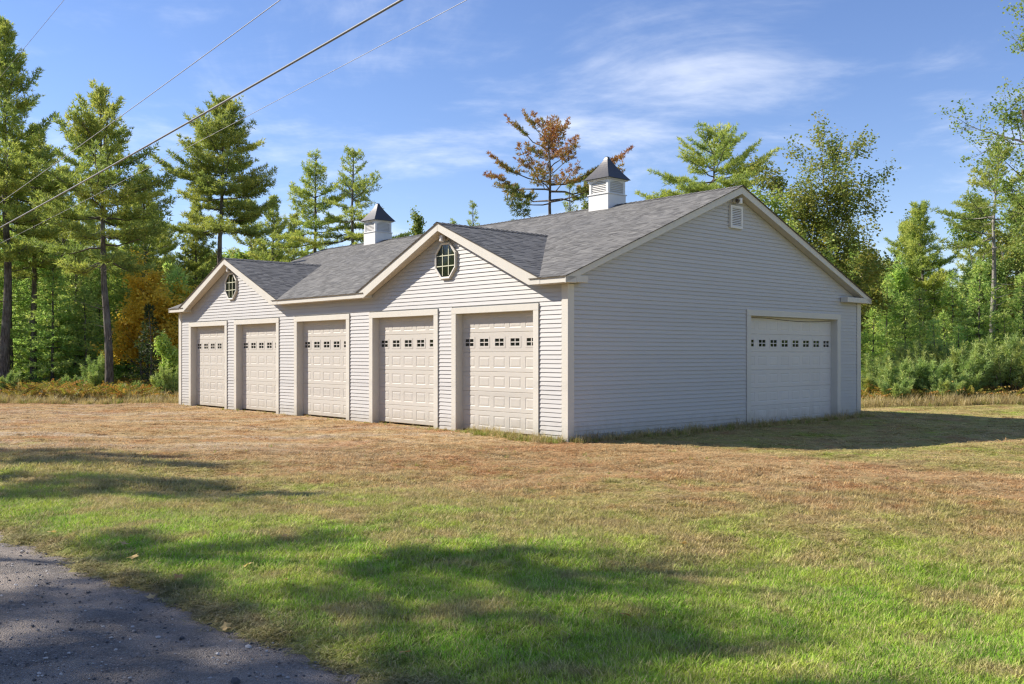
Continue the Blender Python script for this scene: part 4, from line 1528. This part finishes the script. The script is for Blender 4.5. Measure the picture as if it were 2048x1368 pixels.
GL = 'understorey trees left of the garage'
for px, d, k in ((22, 47, 0), (60, 50, 1), (104, 45.5, 0), (150, 48, 1), (172, 46, 2), (236, 58, 0), (262, 55, 1), (128, 54, 1), (338, 50, 0), (10, 53, 1), (200, 56, 1), (355, 44, 2), (-40, 47, 1), (-95, 45, 0)):
    x, y = at_px(px, d)
    plant_tree('hemlock_tree', hm[k], HM, x, y, nth(px, 'feathery light green hemlock', 'L'), group=GL, rot=rnd.uniform(0, 6.28), scale=rnd.uniform(0.95, 1.25))
GL2 = 'broadleaf trees left of the garage'
for px, d, k in ((40, 52, 2), (90, 56, 2), (165, 58, 2), (230, 60, 2), (262, 58, 1), (120, 48.5, 1), (320, 57, 2), (-70, 54, 2)):
    x, y = at_px(px, d)
    plant_tree('leafy_tree', bl[k], (M['bark'], M['leaf_green']), x, y, nth(px, 'green leafy understorey tree among the hemlocks', 'L'), group=GL2, rot=rnd.uniform(0, 6.28), scale=rnd.uniform(0.85, 1.1))
GT = 'background pines left of the garage'
for px, d, sc_ in ((128, 52, 1.0), (100, 60, 1.08), (168, 62, 1.0), (252, 58, 0.95), (38, 55, 1.1), (330, 66, 0.9), (310, 55, 0.82), (190, 72, 1.1), (-60, 56, 1.0), (75, 70, 1.15)):
    x, y = at_px(px, d)
    plant_tree('pine_tree', gE if rnd.random() < .5 else gB, PN, x, y, nth(px, 'slender background pine deeper in the wood', 'L'), group=GT, rot=rnd.uniform(0, 6.28), scale=sc_)
GR = 'understorey trees right of the garage'
for px, d, k in ((1745, 44, 2), (1775, 47, 0), (1812, 44, 2), (1838, 50, 0), (1890, 46, 2), (1905, 52, 0), (1960, 44, 0), (2012, 43, 2), (2045, 44, 0), (1995, 52, 1), (1870, 55, 1), (1940, 58, 1), (1798, 53, 1), (2070, 55, 1), (2090, 44, 0), (2150, 42, 1), (2230, 40, 0), (2300, 37, 1)):
    x, y = at_px(px, d)
    plant_tree('hemlock_tree', hm[k], HM, x, y, nth(px, 'feathery green hemlock in the thicket', 'R'), group=GR, rot=rnd.uniform(0, 6.28), scale=rnd.uniform(0.8, 1.0) * (1.12 if d > 52 else 1))
GR2 = 'broadleaf trees right of the garage'
for px, d, k in ((1760, 54, 2), (1825, 58, 2), (1880, 60, 0), (1955, 57, 2), (2020, 58, 2), (2080, 50, 2), (2180, 48, 2)):
    x, y = at_px(px, d)
    plant_tree('leafy_tree', bl[k], (M['bark_pale'], M['leaf_olive']), x, y, nth(px, 'olive leafy tree deep in the thicket', 'R'), group=GR2, rot=rnd.uniform(0, 6.28), scale=rnd.uniform(0.85, 1.1))

# young bushy pines along the field edge on the right, and the brush on the left
bp = [bush_pine(400 + k, H_, R_2, n_) for k, (H_, R_2, n_) in enumerate(((2.1, 1.05, 20), (1.6, 0.95, 16), (2.3, 0.9, 18)))]
BP = (M['bark'], M['pine_blue'])
GBu = 'young bushy pines at the field edge'
for px, d, k, sc_ in ((1742, 36.5, 1, 0.85), (1775, 37.5, 0, 1.0), (1812, 36.0, 1, 1.0), (1842, 37.5, 0, 1.0), (1872, 35.6, 1, 1.05), (1905, 37.0, 0, 1.02), (1935, 36.0, 2, 0.98), (1958, 38, 1, 1.0),
                      (1795, 34.8, 1, 0.6), (1888, 34.6, 1, 0.65), (2008, 36.2, 0, 1.0), (2040, 37.0, 2, 1.0), (2075, 36, 0, 1.0), (2130, 36, 1, 1.1), (2180, 35, 0, 1.1), (2250, 34, 2, 1.0)):
    x, y = at_px(px, d)
    plant_tree('young_pine', bp[k], BP, x, y, nth(px, 'bushy blue-green young pine in the field-edge row', 'R'), 'shrub', GBu, rot=rnd.uniform(0, 6.28), scale=sc_ * rnd.uniform(1.1, 1.4), zs=sc_ * rnd.uniform(0.9, 1.45))
GBl = 'young pines in the brush left of the garage'
for px, d, k, sc_ in ((192, 41, 2, 0.85), (332, 38.5, 1, 0.8), (346, 37.5, 0, 0.75), (262, 38.6, 1, 0.55), (8, 38.5, 1, 0.8), (150, 42, 1, 0.7)):
    x, y = at_px(px, d)
    plant_tree('young_pine', bp[k], (M['bark'], M['hemlock'] if px in (8, 150) else M['pine_blue']), x, y, nth(px, 'low bushy young pine at the wood foot', 'L'), 'shrub', GBl, rot=rnd.uniform(0, 6.28), scale=sc_)
sp2 = spruce(302, 3.2, 0.8, tris=5, openness=0.25)
solo('spruce_tree', sp2, HM, 1868, 38.5, 'spiky young spruce leader above the bushy pines, left of two', scale=1.02)
solo('spruce_tree', sp2, HM, 1919, 38.8, 'spiky young spruce leader above the bushy pines, right of two', scale=0.95, rot=2)
# a heap of grey dead brush
rg = np.random.default_rng(9)
wd = Wood()
for k in range(70):
    a = rg.uniform(0, 6.28); p0 = rg.normal(0, 0.35, 3) * np.array([1.2, 0.6, 0]); L = rg.uniform(0.3, 0.9)
    d = np.array([math.cos(a), math.sin(a) * 0.6, rg.uniform(0.3, 1.2)]); d /= np.linalg.norm(d)
    wd.tube(np.stack([p0, p0 + d * L * .5 + rg.normal(0, .04, 3), p0 + d * L]), [0.014, 0.009, 0.003], 3)
o = link('brush_pile', wd.mesh('brush_pile'), M['twig'])
x, y = at_px(138, 40.2); o.location = (x, y, gz(x, y))
tag(o, 'tangle of bare grey twigs at the foot of the left trees', 'brush')

# trees outside the picture on the left, whose shade lies across the lawn and the drive
SH = 'trees beyond the left edge that shade the lawn'
sdir = np.array([-0.978, 0.21])
gT = pine(140, 13.0, 9.0, 2.1, dens=0.55, skip=0.28, dead=2, topround=0.6)
gU = pine(141, 13.0, 10.2, 1.9, dens=0.7, skip=0.2, dead=2, topround=0.5)
gN = pine(142, 13.0, 9.4, 1.3, dens=0.9, skip=0.1, dead=2, topround=0.6)
for tx, ty, Hh, k in ((-4.9, 15.6, 13.0, 2), (-2.9, 12.5, 13.0, 2), (0.5, 7.7, 13.0, 1), (1.9, 4.7, 13.0, 1), (-2.4, 5.6, 13.5, 0), (0.2, 5.4, 13.0, 0), (-3.6, 4.2, 13.0, 0), (0.6, 2.6, 13.0, 0), (-1.2, 3.0, 13.0, 0), (-4.4, 6.7, 13.0, 0), (-3.2, 5.0, 12.0, 0), (-9.8, 18.0, 13.0, 2)):
    L = Hh / math.tan(SUN_EL)
    x, y = tx + sdir[0] * L, ty + sdir[1] * L
    plant_tree('pine_tree', (gT, gU, gN)[k], PN, x, y, 'high-crowned pine standing past the left edge of the picture, shading the lawn', group=SH, rot=rnd.uniform(0, 6.28), scale=Hh / 13.0)

# ------------------------------------------------------------------ scattered stuff (geometry-node instances)
SRC = {}


def src_coll(name, objs):
    c_ = bpy.data.collections.new(name)
    for o in objs: c_.objects.link(o)
    return c_


def src_obj(name, me, mats):
    for m_ in (mats if isinstance(mats, (list, tuple)) else [mats]): me.materials.append(m_)
    return bpy.data.objects.new(name, me)


def scatter(name, pts, rot, scl, idx, coll, label, cat):
    me = bpy.data.meshes.new(name)
    n = len(pts)
    me.vertices.add(n); me.vertices.foreach_set('co', np.asarray(pts, np.float32).ravel())
    a = me.attributes.new('rot', 'FLOAT_VECTOR', 'POINT'); a.data.foreach_set('vector', np.asarray(rot, np.float32).ravel())
    a = me.attributes.new('scl', 'FLOAT_VECTOR', 'POINT'); a.data.foreach_set('vector', np.asarray(scl, np.float32).ravel())
    a = me.attributes.new('idx', 'INT', 'POINT'); a.data.foreach_set('value', np.asarray(idx, np.int32))
    o = link(name, me)
    ng = bpy.data.node_groups.new(name, 'GeometryNodeTree')
    ng.interface.new_socket('Geometry', in_out='INPUT', socket_type='NodeSocketGeometry')
    ng.interface.new_socket('Geometry', in_out='OUTPUT', socket_type='NodeSocketGeometry')
    gi, go = ng.nodes.new('NodeGroupInput'), ng.nodes.new('NodeGroupOutput')
    ip = ng.nodes.new('GeometryNodeInstanceOnPoints')
    ci = ng.nodes.new('GeometryNodeCollectionInfo')
    ci.inputs['Collection'].default_value = coll
    ci.inputs['Separate Children'].default_value = True
    ci.inputs['Reset Children'].default_value = True
    ip.inputs['Pick Instance'].default_value = True
    for nm, dt, sock in (('rot', 'FLOAT_VECTOR', 'Rotation'), ('scl', 'FLOAT_VECTOR', 'Scale'), ('idx', 'INT', 'Instance Index')):
        na = ng.nodes.new('GeometryNodeInputNamedAttribute'); na.data_type = dt
        na.inputs['Name'].default_value = nm
        ng.links.new(na.outputs['Attribute'], ip.inputs[sock])
    ng.links.new(gi.outputs[0], ip.inputs['Points'])
    ng.links.new(ci.outputs[0], ip.inputs['Instance'])
    ng.links.new(ip.outputs[0], go.inputs[0])
    md = o.modifiers.new('scatter', 'NODES'); md.node_group = ng
    tag(o, label, cat, kind='stuff')
    return o


def blade_clump(seed, n, rad, h, w, bend=0.5, flat=0.0, dead=0.25):
    """n curved blades; each two quads and a tip"""
    rg = np.random.default_rng(seed)
    V_, F_, T_ = [], [], []
    for k in range(n):
        a = rg.uniform(0, 6.28); r_ = rad * math.sqrt(rg.random())
        b0 = np.array([math.cos(a) * r_, math.sin(a) * r_, -0.01])
        az = rg.uniform(0, 6.28); o_ = np.array([math.cos(az), math.sin(az), 0]); s_ = np.array([-math.sin(az), math.cos(az), 0])
        H_ = h * rg.uniform(0.45, 1.15); be = bend * rg.uniform(0.3, 1.6) + flat
        ww = w * rg.uniform(0.7, 1.3)
        t = rg.random()
        i = len(V_)
        for f, wf_ in ((0, 1), (0.45, 0.85), (0.8, 0.5)):
            c_ = b0 + o_ * H_ * be * f * f + np.array([0, 0, H_ * f * (1 - 0.30 * be * f)])
            V_ += [c_ - s_ * ww * wf_ / 2, c_ + s_ * ww * wf_ / 2]
        V_.append(b0 + o_ * H_ * be + np.array([0, 0, H_ * (1 - 0.30 * be)]))
        F_ += [[i, i + 1, i + 3], [i, i + 3, i + 2], [i + 2, i + 3, i + 5], [i + 2, i + 5, i + 4], [i + 4, i + 5, i + 6]]
        T_ += [t] * 7
    return mesh_np('blades', V_, F_, 3, T_)


clumps = [src_obj('clump_%d' % k, blade_clump(500 + k, 36, 0.08, 0.080, 0.0058, 0.6), M['grass']) for k in range(5)]
clumps += [src_obj('clump_%d' % (5 + k), blade_clump(520 + k, 32, 0.10, 0.042, 0.0062, 1.0, 0.5), M['grass']) for k in range(4)]
gcoll = src_coll('grass_clumps', clumps)
rg = np.random.default_rng(31)


def lawn_points(n, d0, d1, wide=0.62):
    d = np.sqrt(rg.uniform(d0 * d0, d1 * d1, n)); x = rg.uniform(-1, 1, n) * (d * wide + 1.0)
    return x, d


def lawn_mask(x, y):
    rx, ry = x - C2[0], y - C2[1]
    s = rx * V2[0] + ry * V2[1]; t = rx * U2[0] + ry * U2[1]
    inside = (t > -0.05) & (t < TL + 0.05) & (s > -0.06) & (s < SW)
    road = x + y < ROAD_E - 0.05 + 0.22 * rg.normal(0, 0.6, len(x))
    mg = -s - 0.45 * t
    return ~(inside | road), mg


PTS, ROT, SCL, IDX = [], [], [], []
for n, d0, d1, sc_ in ((17000, 4.6, 8.0, 1.0), (20000, 8.0, 12.5, 1.25), (20000, 12.5, 19.0, 1.6), (16000, 19.0, 36.0, 2.1)):
    x, y = lawn_points(n, d0, d1)
    ok, mg = lawn_mask(x, y)
    x, y, mg = x[ok], y[ok], mg[ok]
    lush = np.clip((mg - 6 + rg.normal(0, 1.5, len(x)) + 2.2 * np.sin(x * 1.3 + y * .7) + 1.5 * np.sin(y * 2.1 - x)) / 5, 0, 1)
    PTS.append(np.stack([x, y, ground_z(x, y)], 1))
    ROT.append(np.stack([rg.normal(0, .08, len(x)), rg.normal(0, .08, len(x)), rg.uniform(0, 6.28, len(x))], 1))
    edge = np.clip((x + y - ROAD_E) / 0.7, 0.25, 1)
    hs_ = sc_ * rg.uniform(0.7, 1.25, len(x)); hz_ = edge * (0.46 + 0.38 * lush) * rg.uniform(0.7, 1.3, len(x)) * (1 + 0.25 * (sc_ - 1))
    SCL.append(np.stack([hs_, hs_, hz_], 1))
    IDX.append(np.where(rg.random(len(x)) < lush * 0.9 + 0.05, rg.integers(0, 5, len(x)), rg.integers(5, 9, len(x))))
scatter('lawn_grass', np.concatenate(PTS), np.concatenate(ROT), np.concatenate(SCL), np.concatenate(IDX), gcoll, 'short mown grass, green near the drive and dried brown by the doors', 'grass')

# taller tufts: clumps left by the mower, wall-foot weeds, dry field grass
tall = [src_obj('tall_%d' % k, blade_clump(540 + k, 26, 0.12, 0.34, 0.009, 0.5), M['straw']) for k in range(3)]
tall += [src_obj('tall_%d' % (3 + k), blade_clump(550 + k, 22, 0.10, 0.22, 0.012, 0.6), M['weed']) for k in range(3)]


def fern_clump(seed, n=7, L=0.55):
    rg = np.random.default_rng(seed)
    V_, F_, T_ = [], [], []
    for k in range(n):
        az = rg.uniform(0, 6.28); o_ = np.array([math.cos(az), math.sin(az), 0]); s_ = np.array([-math.sin(az), math.cos(az), 0])
        LL = L * rg.uniform(0.6, 1.2); t = np.clip(rg.normal(0.5, 0.28), 0, 1)
        for q in range(9):
            f = 0.25 + 0.75 * q / 8
            c_ = o_ * LL * (0.15 + 0.85 * f * f) + np.array([0, 0, LL * (1.25 * f - 0.55 * f * f)])
            w_ = 0.20 * LL * (1.15 - f) + 0.02
            for sg in (-1, 1):
                i = len(V_)
                V_ += [c_, c_ + o_ * 0.05 + s_ * sg * w_ * 0.5 + np.array([0, 0, 0.015]), c_ + o_ * 0.07 + s_ * sg * w_ + np.array([0, 0, -0.03])]
                F_.append([i, i + 1, i + 2]); T_ += [t] * 3
    return mesh_np('fern', V_, F_, 3, T_)


ferns = [src_obj('fern_%d' % k, fern_clump(560 + k), M['fern']) for k in range(4)]
tcoll = src_coll('tall_plants', tall)
fcoll = src_coll('fern_plants', ferns)
P_, R2, S2, I2 = [], [], [], []


def add_tuft(x, y, s, i):
    P_.append((x, y, gz(x, y))); R2.append((rg.normal(0, .1), rg.normal(0, .1), rg.uniform(0, 6.28))); S2.append((s, s, s * rg.uniform(.8, 1.2))); I2.append(i)


for k in range(420):                                       # weeds along the front wall, thick by the nearest door
    t = abs(rg.normal(1.2, 1.5)) if k < 330 else rg.uniform(0, 19)
    p = bwp(t, -abs(rg.normal(0.12, 0.16)) - 0.06)
    add_tuft(p.x, p.y, rg.uniform(0.3, 0.85) * (0.9 if t < 3 else 0.5), 3 + int(rg.integers(0, 3)) if rg.random() < .7 else int(rg.integers(0, 3)))
for k in range(520):                                       # thin stalks along the gable-end wall
    s = rg.uniform(0, 12.5)
    p = bwp(-abs(rg.normal(0.10, 0.15)) - 0.07, s)
    add_tuft(p.x, p.y, rg.uniform(0.3, 0.8), int(rg.integers(0, 3)) if rg.random() < .55 else 3 + int(rg.integers(0, 3)))
for k in range(240):                                        # stray tufts in the lawn
    x, y = lawn_points(1, 5.5, 19); x, y = x[0], y[0]
    if x + y > ROAD_E + .3: add_tuft(x, y, rg.uniform(0.18, 0.40), 3 + int(rg.integers(0, 3)))
scatter('wall_weeds', P_, R2, S2, I2, tcoll, 'weeds and dry stalks growing along the foot of the garage walls', 'weeds')

P_, R2, S2, I2 = [], [], [], []
for k in range(5200):
    if rg.random() < 0.55:
        px = rg.uniform(-160, 358); d = rg.uniform(35.0, 45)
    else:
        px = rg.uniform(1722, 2400); d = rg.uniform(33.0, 39)
        if px > 2048: d -= (px - 2048) / 352 * 4
    x, y = at_px(px, d)
    add_tuft(x, y, rg.uniform(0.7, 1.6) * (0.75 if d < 36 and px < 400 else 1.0), int(rg.integers(0, 3)) if rg.random() < .8 else 3 + int(rg.integers(0, 3)))
scatter('field_grass', P_, R2, S2, I2, tcoll, 'tall dry straw-coloured grass along the wood edge', 'grass')
P_, R2, S2, I2 = [], [], [], []
for k in range(2600):
    if rg.random() < 0.6:
        px = rg.uniform(-160, 356); d = rg.uniform(36.4, 52)
    else:
        px = rg.uniform(1724, 2400); d = rg.uniform(34.6, 40)
        if px > 2048: d -= (px - 2048) / 352 * 4
    x, y = at_px(px, d)
    add_tuft(x, y, rg.uniform(0.6, 1.35), int(rg.integers(0, 4)))
scatter('bracken', P_, R2, S2, I2, fcoll, 'low bracken turning orange and gold along the wood edge', 'fern')

# loose stones on the drive
def stone_mesh(seed):
    rg = np.random.default_rng(seed)
    bm = bmesh.new(); bmesh.ops.create_icosphere(bm, subdivisions=1, radius=1)
    for v in bm.verts: v.co *= rg.uniform(0.7, 1.2); v.co.z *= 0.6
    me = bpy.data.meshes.new('stone'); bm.to_mesh(me); bm.free()
    return me


scoll = src_coll('stones', [src_obj('stone_%d' % k, stone_mesh(600 + k), M['stone']) for k in range(4)])
n = 26000
bb = rg.uniform(-2.5, ROAD_E + 0.12, n); aq = rg.uniform(-11, 5, n)
x = (bb + aq * math.sqrt(2)) / 2; y = (bb - aq * math.sqrt(2)) / 2
vis = (y > 4.2) & (np.abs(x) < y * .75 + 1)
x, y, bb = x[vis], y[vis], bb[vis]
zr_ = -0.045 + 0.02 * (1 - ((bb - 0.5) / 4.2) ** 2)
sz = np.exp(rg.normal(math.log(0.0052), 0.5, len(x)))
scatter('road_stones', np.stack([x, y, zr_ + sz * 0.2], 1), rg.uniform(0, 6.28, (len(x), 3)) * np.array([.05, .05, 1]), np.repeat(sz[:, None], 3, 1), rg.integers(0, 4, len(x)), scoll, 'loose crumbs of stone and asphalt lying on the drive', 'gravel')

# fallen leaves, one by one
def leaf_mesh(seed):
    rg = np.random.default_rng(seed)
    n = 11
    V_ = [(0, 0, 0.006)]
    for k in range(n):
        a = 2 * math.pi * k / n
        r_ = 0.046 * (1.0 if k % 2 == 0 else 0.55) * rg.uniform(0.85, 1.15)
        V_.append((math.cos(a) * r_ * 1.2, math.sin(a) * r_, 0.010 * rg.uniform(-0.2, 1.0) + 0.006 * math.cos(2 * a)))
    F_ = [[0, 1 + k, 1 + (k + 1) % n] for k in range(n)]
    return mesh_np('fallen_leaf', V_, F_, 3, [rg.random()] * (n + 1))


lms = [leaf_mesh(700 + k) for k in range(4)]
for k, (px, py, where) in enumerate(((250, 1096, 'orange leaf in the grass, topmost of two near the road bend'), (266, 1122, 'tan curled leaf below the orange one at the grass edge'), (358, 1160, 'brown curled leaf in the grass close to the drive edge'),
                               (568, 1168, 'round pale leaf in the shaded green grass'), (496, 1140, 'small reddish leaf in dry grass left of centre'), (1365, 1081, 'orange leaf on olive grass right of centre'), (1250, 1231, 'pale leaf at the edge of the foreground shade'),
                               (810, 1312, 'brown leaf in the dark grass near the bottom edge'), (103, 1070, 'pale leaf at the far left drive edge'), (1107, 994, 'tan leaf on brown turf near the middle'), (570, 1080, 'small tan leaf in the sunlit green strip'), (1960, 1065, 'orange leaf near the right edge of the lawn'), (300, 1178, 'white-backed leaf at the edge of the drive'), (452, 1240, 'pale leaf lying on the drive beside the grass'))):
    d = F_PX * (CAM_H - 0.04) / (py - HY)
    x, y = at_px(px, d)
    o = link('fallen_leaf', lms[k % 4], M['dead_leaf'])
    o.location = (x, y, max(gz(x, y), -0.05) + (0.065 if x + y > ROAD_E else 0.03)); o.rotation_euler = (rnd.uniform(-.5, .1), rnd.uniform(-.4, .4), rnd.uniform(0, 6.28))
    tag(o, where, 'leaf', 'fallen leaves')

# far wood that closes the view on every side
def joined(meshes, mats, name):
    me = bpy.data.meshes.new(name)
    bm = bmesh.new(); bm.from_mesh(meshes[0]); nb = len(bm.faces); bm.from_mesh(meshes[1])
    bm.faces.ensure_lookup_table()
    for f in bm.faces[nb:]: f.material_index = 1
    bm.to_mesh(me); bm.free()
    return src_obj(name, me, list(mats))


wcoll = src_coll('far_trees', [joined(hm[1], HM, 'far_a'), joined(gF, PN, 'far_b'), joined(bl[2], (M['bark'], M['leaf_green']), 'far_c'), joined(hm[0], HM, 'far_d'), joined(gE, PN, 'far_e')])
P_, R2, S2, I2 = [], [], [], []
hts = [7.6, 10.9, 7.2, 6.4, 11.8]
for k in range(900):
    px = rg.uniform(-900, 2950); d = rg.uniform(64, 125)
    i = int(rg.choice([0, 1, 2, 3, 4], p=[.27, .22, .22, .17, .12]))
    x, y = at_px(px, d)
    if px < 380: Hm = Z(rg.uniform(500, 600), d)
    elif px < 800: Hm = Z(rg.uniform(500, 560), d)
    elif px < 1740: Hm = Z(rg.uniform(500, 600), d)
    else: Hm = Z(rg.uniform(565, 640), d)
    s = Hm / hts[i]
    P_.append((x, y, -0.05)); R2.append((0, 0, rg.uniform(0, 6.28))); S2.append((max(s, .6), max(s, .6), s)); I2.append(i)
for k in range(420):                                       # the wood goes on round the sides of the clearing
    az = rg.uniform(R_(36), R_(78)) if rg.random() < .35 else -rg.uniform(R_(36), R_(130)); rr = rg.uniform(58, 95)
    i = int(rg.choice([0, 1, 2, 3, 4], p=[.2, .3, .2, .1, .2]))
    s = rg.uniform(9, 13) / hts[i]
    P_.append((rr * math.sin(az), rr * math.cos(az), -0.05)); R2.append((0, 0, rg.uniform(0, 6.28))); S2.append((s, s, s)); I2.append(i)
scatter('distant_woods', P_, R2, S2, I2, wcoll, 'far mixed wood closing the view behind the nearer trees', 'woods')

# ------------------------------------------------------------------ overhead line along the drive
K0, K1 = np.array([-13.94, 26.0]), np.array([-1.27, 11.0])


def wire(name, za, zb_, kb, r, mat, label):
    """za at k=0, zb_ at k=kb; poles stand at k=-0.8 and k=1.9"""
    pts = []
    for k in np.linspace(-0.8, 1.9, 40):
        p = K0 + (K1 - K0) * k
        z_ = za + (zb_ - za) * k / kb + 0.12 * k * (k - kb)
        pts.append((p[0], p[1], z_))
    o = MB().tube(pts, r, 6).build(name, mat, None, smooth=True)
    tag(o, label, 'wire', 'overhead lines')
    return pts


wA = wire('overhead_cable', 5.27, 5.91, 1.0, 0.016, M['cable'], 'thickest dark overhead cable slanting across the left sky')
wB = wire('overhead_wire', 4.84, 5.56, 1.063, 0.0035, M['wire'], 'thin wire hanging just under the thick cable')
wC = wire('overhead_wire', 5.95, 6.77, 0.8447, 0.0065, M['wire'], 'pale wire above the thick cable, crossing the pines')
wD = wire('overhead_wire', 9.36, 9.75, 0.312, 0.005, M['wire'], 'highest wire, touching only the upper left corner')
for k, lab in ((-0.8, 'utility pole beyond the left edge of the picture'), (1.9, 'utility pole behind the viewer')):
    p = K0 + (K1 - K0) * k
    m_ = MB(); m_.tube([(0, 0, -0.5), (0, 0, 6), (0, 0, 14.2)], [0.17, 0.15, 0.11], 10)
    po = m_.build('utility_pole', M['pole'], None, smooth=True); po.location = (p[0], p[1], 0)
    c_ = MB(); c_.box(-1.1, 1.1, -0.06, 0.06, 12.0, 12.12); ca = c_.build('crossarm', M['pole'], po)
    tag(po, lab, 'pole')

finish_labels()
